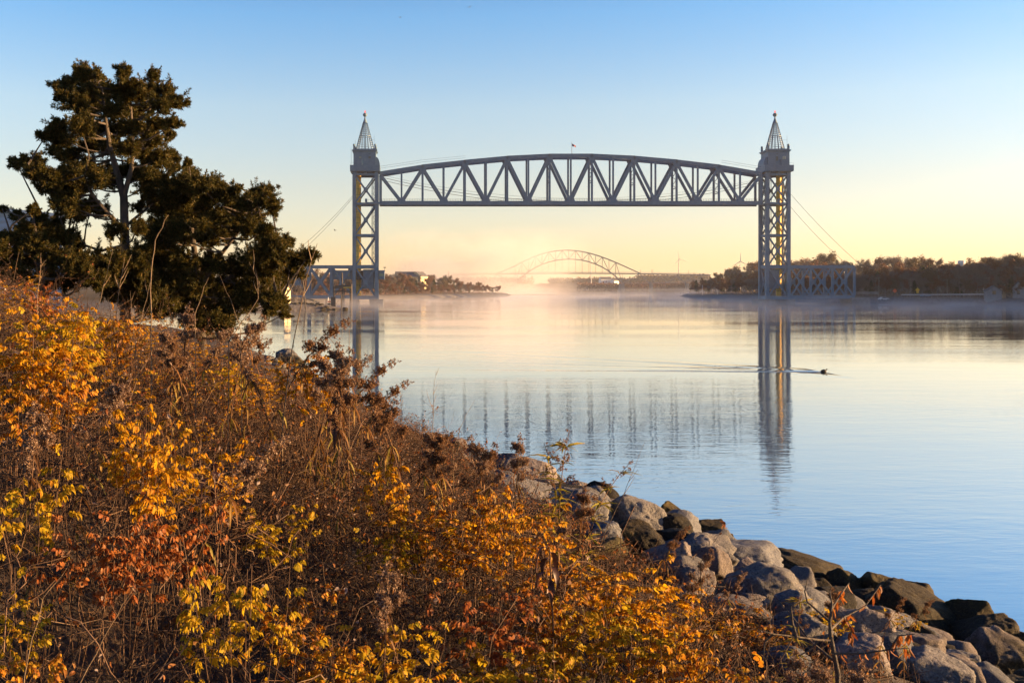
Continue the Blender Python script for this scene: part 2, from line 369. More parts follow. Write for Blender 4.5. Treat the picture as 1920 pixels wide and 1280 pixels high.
# ================================================================== the vertical lift railway bridge
Y0, Y1 = 434.0, 442.3
K = Y0/F_PX
def bx(px): return (px-CX)*K
def bz(py): return EYE+(HY-py)*K
bridge = empty('lift_bridge', (bx(1070), (Y0+Y1)/2, 0))
tag(bridge, 'grey steel railway lift bridge with two spired towers and its span raised high', 'bridge')
BO = Vector(bridge.location)
def part(mb, name, m, parent, smooth=False):
    """mesh in world coordinates -> part whose own origin is the thing's (so copies stay simple)"""
    mb.v = [tuple(Vector(v)-BO) for v in mb.v]
    return mb.build(name, m, parent, smooth)
LEV = [327, 382, 441, 500, 558]
def tower(pl, pr, inner):
    """pl, pr: pixel columns of the two front legs; inner = +1 when the span is to the right"""
    xl, xr = bx(pl), bx(pr); m = MB(); lw = 1.45
    for x in (xl, xr):
        for y in (Y0, Y1): m.bar((x, y, bz(562)), (x, y, bz(322)), lw, lw)
    for i, L in enumerate(LEV):
        h = 1.5 if i in (3, 4) else 1.0
        for y in (Y0, Y1): m.bar((xl+lw/2, y, bz(L)), (xr-lw/2, y, bz(L)), 0.7, h, up=(0, 0, 1))
        for x in (xl, xr): m.bar((x, Y0+lw/2, bz(L)), (x, Y1-lw/2, bz(L)), 0.7, h, up=(0, 0, 1))
    t = part(m, 'lift_tower', M['steel'], bridge)
    # cross bracing, one piece for each face of each storey
    for a, b in zip(LEV[:-1], LEV[1:]):
        za, zb = bz(a)-0.6, bz(b)+0.6
        for y in (Y0, Y1):
            q = MB(); cx, cz = (xl+xr)/2, (za+zb)/2
            q.bar((xl+0.6, y+0.02, za), (xr-0.6, y+0.02, zb), 0.62, 0.5); q.bar((xl+0.6, y+0.06, zb), (xr-0.6, y+0.06, za), 0.62, 0.46)
            q.box(cx-0.75, cx+0.75, y-0.28, y+0.33, cz-0.75, cz+0.75)
            part(q, 'cross_brace', M['steel'], t)
        for x in (xl, xr):
            q = MB(); cy = (Y0+Y1)/2
            q.bar((x+0.02, Y0+0.6, za), (x+0.02, Y1-0.6, zb), 0.5, 0.55); q.bar((x+0.06, Y0+0.6, zb), (x+0.06, Y1-0.6, za), 0.46, 0.55)
            part(q, 'cross_brace', M['steel'], t)
    # lacing between leg flanges on the rear outer leg: the yellow clad lift shaft
    xo = xl if inner > 0 else xr; xi = xr if inner > 0 else xl
    sx0 = xo+1.55*inner-1.05; q = MB(); q.lathe((sx0+1.05, Y1-.9, 0), [(1.12, bz(556)), (1.12, bz(325))], 14); sh = part(q, 'lift_shaft', M['shaft'], t)
    q = MB(); z = bz(556)
    while z < bz(329):
        q.lathe((sx0+1.05, Y1-.9, z), [(1.17, -.05), (1.17, .05)], 14); q.bar((sx0+.35, Y1-1.86, z), (sx0+1.75, Y1-1.86, min(z+2.4, bz(326))), .06); z += 2.5
    part(q, 'shaft_lacing', M['steel_dark'], t)
    # hoisting ropes and the ladder
    q = MB()
    for k in range(2 if inner > 0 else 5): q.bar((xi-inner*(1.9+0.5*k), Y1-2.6, bz(510)), (xi-inner*(1.9+0.5*k), Y1-2.6, bz(324)), 0.13)
    part(q, 'hoisting_ropes', M['wire'], t)
    q = MB()
    lx = xi-inner*1.15
    for dx in (-0.22, 0.22): q.bar((lx+dx, Y0+0.9, bz(556)), (lx+dx, Y0+0.9, bz(330)), 0.07)
    z = bz(556)
    while z < bz(331): q.bar((lx-0.22, Y0+0.9, z), (lx+0.22, Y0+0.9, z), 0.08); z += 0.6
    part(q, 'ladder', M['steel_dark'], t)
    # zig-zag lacing on the rear inner leg
    q = MB(); z = bz(556); k = 0
    while z < bz(330):
        s = 0.62 if k % 2 else -0.62
        q.bar((xi-inner*1.25-s, Y1-0.9, z), (xi-inner*1.25+s, Y1-0.9, z+1.3), 0.16); z += 1.3; k += 1
    q.bar((xi-inner*1.25-0.7, Y1-0.9, bz(556)), (xi-inner*1.25-0.7, Y1-0.9, bz(330)), 0.25)
    part(q, 'leg_lacing', M['steel'], t)
    # counterweight low in the tower (span is up)
    q = MB(); cl, cr = sorted((xi-inner*1.0, xi-inner*5.8)); q.box(cl, cr, Y0+1.6, Y1-2.6, bz(541), bz(507))
    q.box(cl-0.15, cr+0.15, Y0+1.45, Y1-2.45, bz(507), bz(505)); part(q, 'counterweight', M['steel'], t)
    # platform where the deck would lie
    q = MB(); a, b = sorted((xi+inner*1.5, xi-inner*4.6)); q.box(a, b, Y0-1.3, Y0-0.8, bz(383), bz(379.5))
    for k in range(7):
        x = a+(b-a)*k/6; q.bar((x, Y0-1.2, bz(379.5)), (x, Y0-1.2, bz(374.5)), 0.07)
    q.bar((a, Y0-1.2, bz(374.5)), (b, Y0-1.2, bz(374.5)), 0.08); q.box(xi-inner*4.6-0.4, xi-inner*4.6+0.6, Y0-1.2, Y0-0.3, bz(379.5), bz(373)); part(q, 'landing', M['steel'], t)
    # balcony, machinery house, cornice, hood
    e = 1.3; fo = lambda k: sorted((xo-inner*k, xi+inner*k))
    hx0, hx1 = sorted((xo-inner*0.3, xi-inner*0.3)); bx0, bx1 = sorted((xo-inner*1.6, xi+inner*1.4))
    q = MB(); q.box(bx0, bx1, Y0-1.6, Y1+1.6, bz(322), bz(320.5))
    q.box(bx0-0.1, bx1+0.1, Y0-1.75, Y1+1.75, bz(320.5), bz(310.2))
    for k in range(8):
        x = bx0+(bx1-bx0)*k/7; q.box(x-0.07, x+0.07, Y0-1.82, Y0-1.75, bz(320), bz(310.6))
    for k in range(2): q.box(bx0+2+4*k, bx0+3+4*k, Y0-0.7, Y1+0.7, bz(325), bz(322))
    for k in range(9):                                    # rail on the outer edge
        x = bx0+(bx1-bx0)*k/8; q.bar((x, Y0-1.7, bz(310.2)), (x, Y0-1.7, bz(306)), 0.05)
    q.bar((bx0, Y0-1.7, bz(306)), (bx1, Y0-1.7, bz(306)), 0.06)
    part(q, 'balcony', M['steel'], t)
    q = MB(); q.box(hx0, hx1, Y0-0.2, Y1+0.2, bz(310.2), bz(284)); q.box(hx0-0.35, hx1+0.35, Y0-0.55, Y1+0.55, bz(284), bz(282.5))
    q.box(hx0-0.6, hx1+0.6, Y0-0.8, Y1+0.8, bz(282.5), bz(281)); q.box(hx0+0.3, hx1-0.3, Y0+0.1, Y1-0.1, bz(281), bz(278.8))
    dx = hx0+0.15 if inner > 0 else hx1-3.8
    q.box(dx, dx+3.6, Y0-0.9, Y0-0.2, bz(310.2), bz(299))
    part(q, 'machinery_house', M['steel'], t)
    q = MB(); nseg = 8; x0 = hx1 if inner > 0 else hx0; rr = 1.7; hz0 = bz(310.2); hh = bz(294)-hz0
    vs = []; 
    for y in (Y0+0.4, Y1-0.4):
        vs.append((x0, y, hz0))
        for k in range(nseg+1):
            a = math.pi/2*k/nseg; vs.append((x0+inner*rr*math.cos(a), y, hz0+hh*math.sin(a)))
    n1 = nseg+2; fs = [tuple(range(n1)), tuple(reversed(range(n1, 2*n1)))]
    fs += [(k, k+1, n1+k+1, n1+k) for k in range(1, nseg+1)]
    q.add(vs, fs); part(q, 'sheave_hood', M['steel'], t)
    wins = [(0.30, 'glass_green', 293, 297.5), (0.72, 'glass', 293, 298), (0.72, 'glass', 288, 290)] if inner > 0 else [(0.42, 'glass', 293, 302), (0.76, 'glass_green', 293, 302), (0.42, 'glass', 288, 290)]
    for fx, g, a, b in wins:
        x = hx0+(hx1-hx0)*fx; q = MB(); q.box(x-0.62, x+0.62, Y0-0.28, Y0-0.2, bz(b), bz(a)); part(q, 'window', M['white' if g == 'glass_green' and inner < 0 else 'steel'], t)
        q = MB(); q.box(x-0.45, x-0.03, Y0-0.32, Y0-0.281, bz(b)+0.12, bz(a)-0.12); q.box(x+0.03, x+0.45, Y0-0.32, Y0-0.281, bz(b)+0.12, bz(a)-0.12); part(q, 'window_pane', M[g], t)
    q = MB()
    for dxp in (-0.18, 0.18): q.bar((bx0+0.2+dxp if inner > 0 else bx1-0.2+dxp, Y0+3, bz(310)), (bx0+0.2+dxp if inner > 0 else bx1-0.2+dxp, Y0+3, bz(277)), 0.06)
    part(q, 'roof_ladder', M['steel_dark'], t)
    for x in (hx0+0.25, hx1-0.25):
        for y in (Y0+0.2, Y1-0.2):
            q = MB(); q.box(x-0.38, x+0.38, y-0.38, y+0.38, bz(281), bz(273.5)); q.ball((x, y, bz(271.8)), 0.55); part(q, 'corner_pinnacle', M['steel'], t)
    # open lattice spire
    cx, cy = (hx0+hx1)/2, (Y0+Y1)/2; kc = cy/F_PX; zb, zt = bz(278.8), EYE+(HY-231)*kc; r0, r1 = 4.1, 0.95; nr = 16
    q = MB()
    def ring(z): 
        r = r0+(r1-r0)*(z-zb)/(zt-zb); return [Vector((cx+r*math.cos(2*math.pi*k/nr), cy+r*math.sin(2*math.pi*k/nr), z)) for k in range(nr)]
    b0, b1 = ring(zb), ring(zt)
    for k in range(nr): q.bar(b0[k], b1[k], 0.24 if k % 2 == 0 else 0.15)
    for i in range(15):
        z = zb+(zt-zb)*i/14; rg = ring(z)
        for k in range(nr): q.bar(rg[k], rg[(k+1) % nr], 0.26 if i == 7 else 0.13)
    part(q, 'spire', M['steel'], t)
    ztip = EYE+(HY-220)*kc
    q = MB(); q.lathe((cx, cy, 0), [(r1+0.15, zt), (r1*0.45, (zt+ztip)/2+0.5), (0.28, ztip), (0.2, ztip+0.4)], 16); part(q, 'spire_cap', M['steel'], t)
    zc = EYE+(HY-215.5)*kc
    q = MB(); q.ball((cx, cy, zc), 0.95, 12); q.lathe((cx, cy, zc), [(1.02, -0.16), (1.02, 0.16)], 12); part(q, 'spire_ball', M['steel'], t, True)
    q = MB(); q.lathe((cx, cy, zc+0.9), [(0.24, 0), (0.26, 0.7), (0.12, 1.0)], 8); part(q, 'beacon', M['beacon'], t)
    q = MB()
    for s in (-1, 1): q.bar((cx+s*4.1, Y0+1, bz(278)), (cx+s*4.1, Y0+1, bz(253 if s > 0 else 262)), 0.06)
    q.bar((cx+2.2, Y0+1, bz(262)), (cx+4.1, Y0+1, bz(262)), 0.06)
    part(q, 'lightning_rod', M['steel_dark'], t)
    # pier under the legs
    q = MB(); a, b = sorted((xi+inner*2.9, xi-inner*3.0)); q.box(a, b, Y0-2.6, Y1+2.6, -3.0, bz(562)); q.box(a-0.25, b+0.25, Y0-2.9, Y1+2.9, bz(562), bz(561)); part(q, 'pier', M['concrete'], bridge)
    q = MB(); a, b = sorted((xo+inner*1.8, xo-inner*2.0)); q.box(a, b, Y0-2.4, Y1+2.4, -3.0, bz(561.5)); part(q, 'pier', M['concrete'], bridge)
    return t
tower(664, 706, +1)
tower(1438.5, 1478.5, -1)

# the raised span: two trusses, W diagonals with a post at every panel point
NP = 18; PX = [713+(1428-713)*k/NP for k in range(NP+1)]
TOP_PX = [713, 791.8, 873, 952, 1033, 1113.5, 1192.7, 1275, 1353, 1428]; TOP_PY = [325, 312, 303, 295.5, 291.5, 291.5, 295.5, 303, 312.5, 326]
def topy(px): return float(np.interp(px, TOP_PX, TOP_PY))
BOT = 380.5
m = MB()
for y in (Y0+0.4, Y1-0.4):
    m.bar((bx(711), y, bz(BOT)), (bx(1430), y, bz(BOT)), 0.9, 1.75, up=(0, 0, 1))
q0 = m
span = part(m, 'lift_span', M['steel'], bridge)
for y in (Y0+0.4, Y1-0.4):
    q = MB()
    for a, b in zip(range(0, NP, 2), range(2, NP+1, 2)): q.bar((bx(PX[a])-0.25, y, bz(topy(PX[a]))), (bx(PX[b])+0.25, y, bz(topy(PX[b]))), 1.0, 1.55, up=(0, 0, 1))
    part(q, 'top_chord', M['steel'], span)
    for k in range(NP+1):
        w_ = 0.95 if k in (0, NP) else (0.72 if k % 2 else 0.85)
        q = MB(); q.bar((bx(PX[k]), y, bz(BOT)+0.87), (bx(PX[k]), y, bz(topy(PX[k]))-0.75), w_, 0.7); part(q, 'post', M['steel'], span)
        if k < NP:
            a, b = (k, k+1)
            top, bot = (a, b) if a % 2 == 0 else (b, a)
            q = MB(); q.bar((bx(PX[top]), y+0.02, bz(topy(PX[top]))-0.5), (bx(PX[bot]), y+0.02, bz(BOT)+0.6), 1.15, 0.74); part(q, 'diagonal', M['steel'], span)
    for k in range(1, NP):
        q = MB()
        if k % 2: q.add([(bx(PX[k])+dx, y+s*0.43, bz(BOT)+dz) for s in (-1, 1) for dx, dz in ((-1.9, 0.7), (1.9, 0.7), (1.2, 2.3), (-1.2, 2.3))], [(0,1,2,3), (7,6,5,4), (0,4,5,1), (1,5,6,2), (2,6,7,3), (3,7,4,0)])
        else: q.add([(bx(PX[k])+dx, y+s*0.46, bz(topy(PX[k]))+dz) for s in (-1, 1) for dx, dz in ((-0.9, -2.4), (0.9, -2.4), (1.7, -0.6), (-1.7, -0.6))], [(0,1,2,3), (7,6,5,4), (0,4,5,1), (1,5,6,2), (2,6,7,3), (3,7,4,0)])
        part(q, 'gusset_plate', M['steel'], span)
q = MB()
for k in range(NP+1):                                     # floor beams and top laterals
    q.bar((bx(PX[k]), Y0+0.9, bz(BOT)+0.1), (bx(PX[k]), Y1-0.9, bz(BOT)+0.1), 0.6, 1.2)
    if k % 2 == 0: q.bar((bx(PX[k]), Y0+0.9, bz(topy(PX[k]))-0.2), (bx(PX[k]), Y1-0.9, bz(topy(PX[k]))-0.2), 0.4, 0.6)
    if k % 2 == 0 and 0 < k < NP:                         # sway frames hang as lattices under the top laterals
        zt_, zb_ = bz(topy(PX[k]))-1.0, bz(topy(PX[k]))-11.5
        for i in range(6):
            ya, yb = (Y0+1, Y1-1) if i % 2 == 0 else (Y1-1, Y0+1)
            q.bar((bx(PX[k]), ya, zt_-(zt_-zb_)*i/6), (bx(PX[k]), yb, zt_-(zt_-zb_)*(i+1)/6), 0.2)
        q.bar((bx(PX[k]), Y0+1, zb_), (bx(PX[k]), Y1-1, zb_), 0.3)
    if k % 2 == 0 and k < NP-1:
        q.bar((bx(PX[k]), Y0+1, bz(topy(PX[k]))-0.1), (bx(PX[k+2]), Y1-1, bz(topy(PX[k+2]))-0.1), 0.25); q.bar((bx(PX[k]), Y1-1, bz(topy(PX[k]))-0.16), (bx(PX[k+2]), Y0+1, bz(topy(PX[k+2]))-0.16), 0.25)
part(q, 'cross_frames', M['steel'], span)
q = MB(); q.box(bx(714), bx(1427), Y0+3.0, Y1-3.0, bz(379), bz(377)); q.box(bx(714), bx(1427), Y0+1.0, Y0+2.2, bz(378.5), bz(376.8)); part(q, 'deck', M['steel_dark'], span)
q = MB()
for i in range(150):
    x = bx(716)+(bx(1425)-bx(716))*i/149
    q.bar((x, Y0+0.75, bz(376.8)), (x, Y0+0.75, bz(372.3)), 0.07)
for pz in (372.3, 374.5): q.bar((bx(716), Y0+0.75, bz(pz)), (bx(1425), Y0+0.75, bz(pz)), 0.06)
part(q, 'deck_railing', M['steel_dark'], span)
q = MB()                                                  # hand lines above the top chord
for dz in (1.0, 1.9):
    for a, b in zip(TOP_PX[:-1], TOP_PX[1:]):
        if 860 < a < 1280: continue
        q.bar((bx(a), Y0+0.5, bz(topy(a))+dz+1.2*(abs(a-1070)/357)), (bx(b), Y0+0.5, bz(topy(b))+dz+1.2*(abs(b-1070)/357)), 0.07)
part(q, 'hand_line', M['wire'], span)

def approach(pxs, name_part='approach_span'):
    m = MB()
    for y in (Y0, Y1):
        m.bar((bx(pxs[0]), y, bz(500)), (bx(pxs[-1]), y, bz(500)), 0.8, 1.25, up=(0, 0, 1)); m.bar((bx(pxs[0]), y, bz(557)), (bx(pxs[-1]), y, bz(557)), 0.8, 1.4, up=(0, 0, 1))
    m.box(bx(pxs[0]), bx(pxs[-1]), Y0+1, Y1-1, bz(556), bz(553.5))
    for p in pxs: m.bar((bx(p), Y0+0.5, bz(500)), (bx(p), Y1-0.5, bz(500)), 0.4, 0.7); m.bar((bx(p), Y0+0.5, bz(557)), (bx(p), Y1-0.5, bz(557)), 0.5, 0.9)
    t = part(m, name_part, M['steel'], bridge)
    for y in (Y0, Y1):
        for p in pxs[1:-1] + ([pxs[-1]] if pxs[-1] > 1500 else [pxs[0]]):
            q = MB(); q.bar((bx(p), y, bz(557)+0.7), (bx(p), y, bz(500)-0.6), 0.95, 0.8); part(q, 'post', M['steel'], t)
        for a, b in zip(pxs[:-1], pxs[1:]):
            q = MB(); za, zb = bz(500)-0.5, bz(557)+0.6
            q.bar((bx(a)+0.4, y+0.02, za), (bx(b)-0.4, y+0.02, zb), 0.72, 0.6); q.bar((bx(a)+0.4, y+0.06, zb), (bx(b)-0.4, y+0.06, za), 0.72, 0.56)
            cx, cz = (bx(a)+bx(b))/2, (za+zb)/2; q.box(cx-0.9, cx+0.9, y-0.33, y+0.38, cz-0.9, cz+0.9)
            part(q, 'cross_brace', M['steel'], t)
    q = MB()
    for i in range(40):
        x = bx(pxs[0])+(bx(pxs[-1])-bx(pxs[0]))*i/39; q.bar((x, Y0+0.6, bz(553.5)), (x, Y0+0.6, bz(549)), 0.06)
    q.bar((bx(pxs[0]), Y0+0.6, bz(549)), (bx(pxs[-1]), Y0+0.6, bz(549)), 0.08); part(q, 'deck_railing', M['steel'], t)
    return t
approach([1481.5, 1520, 1561, 1602])
approach([534, 578, 620.5, 661])
q = MB(); q.box(bx(1602)-2, bx(1602)+6, Y0-2, Y1+2, -3, bz(558)); part(q, 'abutment', M['concrete'], bridge)
q = MB(); q.box(bx(534)-6, bx(534)+2, Y0-2, Y1+2, -3, bz(558)); part(q, 'abutment', M['concrete'], bridge)
q = MB(); q.box(bx(1596), bx(1600), Y0+3, Y0+7, bz(499), bz(492)); q.lathe((bx(1598), Y0+5, 0), [(0.5, bz(492)), (0.7, bz(490))], 8); q.box(bx(1586), bx(1590), Y0+4, Y0+6, bz(499), bz(495)); part(q, 'cable_anchor_box', M['steel_dark'], bridge)
# control cabin between the trusses at the left tower
q = MB(); q.box(bx(622.5), bx(659), Y0+1.2, Y1-1.4, bz(523.5), bz(508.5)); q.box(bx(676), bx(709.5), Y1-2.3, Y1-1.2, bz(541), bz(507.5))
q.box(bx(622), bx(659.5), Y0+1.0, Y1-1.2, bz(508.5), bz(506.8)); cabin = part(q, 'operator_cabin', M['steel'], bridge)
for a, b in ((628, 633), (652, 655)):
    q = MB(); q.box(bx(a), bx(b), Y0+1.12, Y0+1.2, bz(518), bz(511)); part(q, 'window', M['glass_green'], cabin)
q = MB(); q.box(bx(667.5), bx(679.5), Y0+3, Y1-2.5, bz(523.5), bz(508)); part(q, 'machine_cupboard', M['steel_dark'], cabin)
q = MB(); q.box(bx(710.2), bx(720.5), Y0+1.4, Y1-2, bz(523.3), bz(508.2)); q.box(bx(675), bx(721.2), Y0+1.1, Y1-1.8, bz(508.2), bz(506.6)); part(q, 'bay_room', M['steel'], cabin)
q = MB(); q.box(bx(711), bx(719), Y0+1.3, Y0+1.4, bz(517.5), bz(512.5)); part(q, 'bay_window', M['glass_green'], cabin)
q = MB(); q.bar((bx(721), Y0+2, bz(507)), (bx(721), Y0+2, bz(500.5)), 0.12); q.box(bx(719), bx(723.5), Y0+1.6, Y0+2.4, bz(502), bz(500.6)); q.box(bx(652), bx(656), Y0+3, Y0+4, bz(507), bz(503)); part(q, 'roof_lamp', M['steel_dark'], cabin)

# wires: sagging power cables between the towers, cables down to the banks
def wire(name, a, b, sag, r, label, group=None, n=24):
    a, b = Vector(a), Vector(b); q = MB(); pts = []
    for i in range(n+1):
        t = i/n; p = a.lerp(b, t); p.z -= sag*4*t*(1-t); pts.append(p)
    q.tube(pts, r, 4, False); return tag(q.build(name, M['wire']), label, 'cable', group)
def pt(px, py, y): return Vector(((px-CX)*y/F_PX, y, EYE+(HY-py)*y/F_PX))
wire('power_cable', pt(690, 326, Y1+1), pt(1450, 333, Y1+1), 11.4, 0.10, 'upper thick black cable sagging between the two bridge towers')
wire('power_cable', pt(690, 331, Y1+2), pt(1450, 338, Y1+2), 11.6, 0.09, 'lower thick black cable sagging between the two bridge towers')
wire('power_cable', pt(690, 322, Y1+3), pt(1450, 330, Y1+3), 11.0, 0.045, 'faint thin wire sagging above the two thick cables in the raised truss')
wire('guy_cable', pt(663, 365, Y1+1), pt(556, 470, Y1+14), 1.2, 0.06, 'upper thin cable running down left from the left bridge tower', n=10)
wire('guy_cable', pt(663, 369, Y0+1), pt(553, 482, Y0+14), 1.2, 0.06, 'lower thin cable running down left from the left bridge tower', n=10)
wire('guy_cable', pt(1481, 362, Y1), pt(1606, 490, Y1), 1.0, 0.07, 'upper pale cable running down right from the right bridge tower', n=10)
wire('guy_cable', pt(1481, 386, Y0), pt(1584, 492, Y0+4), 1.0, 0.07, 'lower pale cable running down right from the right bridge tower', n=10)

# flag on the span
fp = empty('flagpole', (bx(1072.5), Y0+0.4, bz(290))); tag(fp, 'slim flagpole with small flag on top of the raised span', 'flagpole')
q = MB(); q.tube([(0, 0, 0.3), (0, 0, 5.8)], [0.1, 0.06], 6); q.build('pole', M['pole'], fp)
def flag_mat():
    mm, n, l = new_mat('flag_cloth'); tcd = n.new('ShaderNodeTexCoord'); sp = n.new('ShaderNodeSeparateXYZ'); l.new(tcd.outputs['Object'], sp.inputs[0])
    c1 = ramp(n, l, sp.outputs['X'], [(0.0, (0.03, 0.04, 0.12)), (0.8, (0.03, 0.04, 0.12)), (0.81, (0.45, 0.05, 0.05))], 'CONSTANT')
    p = n.new('ShaderNodeBsdfPrincipled'); l.new(c1, p.inputs['Base Color']); tr = n.new('ShaderNodeBsdfTranslucent'); l.new(c1, tr.inputs[0]); ms = n.new('ShaderNodeMixShader'); ms.inputs[0].default_value = 0.4
    l.new(p.outputs[0], ms.inputs[1]); l.new(tr.outputs[0], ms.inputs[2]); out(n, l, ms.outputs[0]); return mm
q = MB(); vs = []; 
for i in range(7):
    for j in range(4): vs.append((0.07+1.7*i/6, 0.15*math.sin(i*1.4), 4.9-1.0*i/6-j*0.36*(1-0.35*i/6)))
q.add(vs, [(i*4+j, i*4+j+1, (i+1)*4+j+1, (i+1)*4+j) for i in range(6) for j in range(3)]); q.build('flag', flag_mat(), fp)
# ================================================================== far arch bridge
YA, YB = 1865.0, 1878.0
ab = empty('arch_bridge', (at(1065, 0, YA).x, YA, 0)); tag(ab, 'far steel arch road bridge half veiled by glowing mist under the lift span', 'bridge')
BO = Vector(ab.location)
UP = [(964,500),(985.6,487.5),(1007.5,479),(1032.5,472.3),(1063.7,469.4),(1095,472.3),(1126,480.6),(1157.5,493),(1180,504),(1203,512.5)]
LO = [(966,531),(988.7,512),(1010,498),(1037,488.6),(1065,486),(1095,489),(1123,498),(1148,512),(1167,531)]
def cvx(T, x): return float(np.interp(x, [p[0] for p in T], [p[1] for p in T]))
def deck(x): return 512.5 + (0.0 if 966 < x < 1170 else 0) + 2.6*((x-1080)/230)**2
xsU = [966+(1167-966)*k/16 for k in range(17)]
# smooth arcs by dense interpolation of the traced nodes
def smooth(T, x):
    xs_ = np.array([p[0] for p in T]); ys_ = np.array([p[1] for p in T]); c = np.polyfit(xs_, ys_, 4); return float(np.polyval(c, x))
m = MB()
for y in (YA, YB):
    f = lambda x, z: pt(x, z, y)
    for k in range(16):
        a, b = xsU[k], xsU[k+1]
        m.bar(f(a, smooth(UP, a)), f(b, smooth(UP, b)), 2.0, 2.0, up=(0, 0, 1)); m.bar(f(a, smooth(LO, a)), f(b, smooth(LO, b)), 2.0, 2.0, up=(0, 0, 1))
    m.bar(f(1167, smooth(UP, 1167)), f(1200, 512.5), 1.8, up=(0, 0, 1)); m.bar(f(966, smooth(UP, 966)), f(930, 514), 1.8, up=(0, 0, 1))
arch = part(m, 'arch', M['arch'], ab)
for y in (YA, YB):
    f = lambda x, z: pt(x, z, y)
    q = MB()
    for k in range(16):
        a, b = xsU[k], xsU[k+1]
        if k % 2 == 0: q.bar(f(a, smooth(LO, a)), f(b, smooth(UP, b)), 0.9)
        else: q.bar(f(a, smooth(UP, a)), f(b, smooth(LO, b)), 0.9)
        q.bar(f(a, smooth(UP, a)), f(a, smooth(LO, a)), 0.8)
    part(q, 'arch_web', M['arch'], arch)
    q = MB()
    for x in xsU:
        lo, dk = smooth(LO, x), deck(x)
        if abs(lo-dk) > 1.5: q.bar(f(x, lo), f(x, dk), 0.5)
    part(q, 'hangers', M['arch'], ab)
q = MB()
for a in range(830, 1330, 10):
    q.bar(pt(a, deck(a), YA+6), pt(a+10, deck(a+10), YA+6), 13, 1.9, up=(0, 0, 1)); q.bar(pt(a, deck(a)-2.6, YA-0.4), pt(a+10, deck(a+10)-2.6, YA-0.4), 0.3, 0.5, up=(0, 0, 1))
part(q, 'deck', M['arch'], ab)
for side, nodes in (('r', [(1200, 513), (1218, 531), (1236, 516), (1252, 530), (1268, 517), (1284, 530), (1300, 518)]), ('l', [(930, 514), (920, 531), (905, 516), (890, 531), (875, 517), (860, 530), (845, 518)])):
    for y in (YA, YB):
        q = MB()
        for a, b in zip(nodes[:-1], nodes[1:]): q.bar(pt(*a, y), pt(*b, y), 1.1)
        low = [p for p in nodes if p[1] > 525]
        for a, b in zip(low[:-1], low[1:]): q.bar(pt(*a, y), pt(*b, y), 1.2)
        first = (1167, 531) if side == 'r' else (966, 531)
        q.bar(pt(*first, y), pt(*low[0], y), 1.2); q.bar(pt(*first, y), pt(*nodes[0], y), 1.1)
        part(q, 'side_truss', M['arch'], ab)
for x in (1167, 966):
    q = MB(); q.box(pt(x, 0, YA).x-5, pt(x, 0, YA).x+5, YA-3, YB+3, -3, pt(x, 540, YA).z); q.box(pt(x, 0, YA).x-3.5, pt(x, 0, YA).x+3.5, YA-2, YB+2, pt(x, 540, YA).z, pt(x, 532, YA).z); part(q, 'pier', M['concrete'], ab)
for x in (1222, 1290, 918, 860):
    q = MB(); q.box(pt(x, 0, YA).x-2, pt(x, 0, YA).x+2, YA, YB, -3, pt(x, 530, YA).z); part(q, 'pier', M['concrete'], ab)
q = MB()
for x in (1201, 1222, 1224, 1291, 837): q.bar(pt(x, deck(x), YA), pt(x, deck(x)-8, YA), 0.5)
part(q, 'lamp_posts', M['arch'], ab)

# ================================================================== wind turbines
def turbine(px, base_py, hub_py, tip, D, yaw, phase, label, rblade):
    p = pt(px, base_py, D); p.z = float(GF(p.x, p.y))-1; z = pt(px, hub_py, D).z
    t = empty('wind_turbine', p); tag(t, label, 'wind turbine', 'wind turbines on the horizon')
    h = z-p.z; k = D/F_PX
    q = MB(); q.lathe((0, 0, 0), [(1.0*k*0.95, 0), (0.62*k, h)], 12); q.build('tower', M['turbine'], t)
    q = MB(); q.tube([(0, -2.2*k, h), (0, -1.2*k, h), (0, 2.2*k, h)], [0.25*k, 0.9*k, 0.8*k], 8); nac = q.build('nacelle', M['turbine'], t)
    for i in range(3):
        a = phase+i*2*math.pi/3; c = Vector((math.sin(a), 0, math.cos(a))); sd = Vector((math.cos(a), 0, -math.sin(a)))
        vs = []
        for tt, w_ in ((0, .35), (.15, .62), (.5, .42), (1, .12)):
            for s1, s2 in ((-1, -1), (1, -1), (1, 1), (-1, 1)): vs.append(Vector((0, -1.9*k, h))+c*rblade*k*tt+sd*w_*k*s1+Vector((0, 0.16*k*s2, 0)))
        q = MB(); q.add(vs, [(j*4+i_, j*4+(i_+1) % 4, (j+1)*4+(i_+1) % 4, (j+1)*4+i_) for j in range(3) for i_ in range(4)]+[(0, 1, 2, 3), (12, 13, 14, 15)])
        q.build('blade', M['turbine'], t)
    t.rotation_euler.z = yaw; return t
turbine(1273, 515, 486, 0, 2700, R(14), R(-14), 'wind turbine standing clear on the low hill, left of the right bridge tower', 17)
turbine(1388, 500, 490, 0, 1500, R(-4), R(0), 'wind turbine with its lower half hidden by trees beside the right bridge tower', 16)
turbine(1108.5, 516, 489, 0, 2500, R(50), R(15), 'wind turbine seen through the arch of the far bridge', 15)

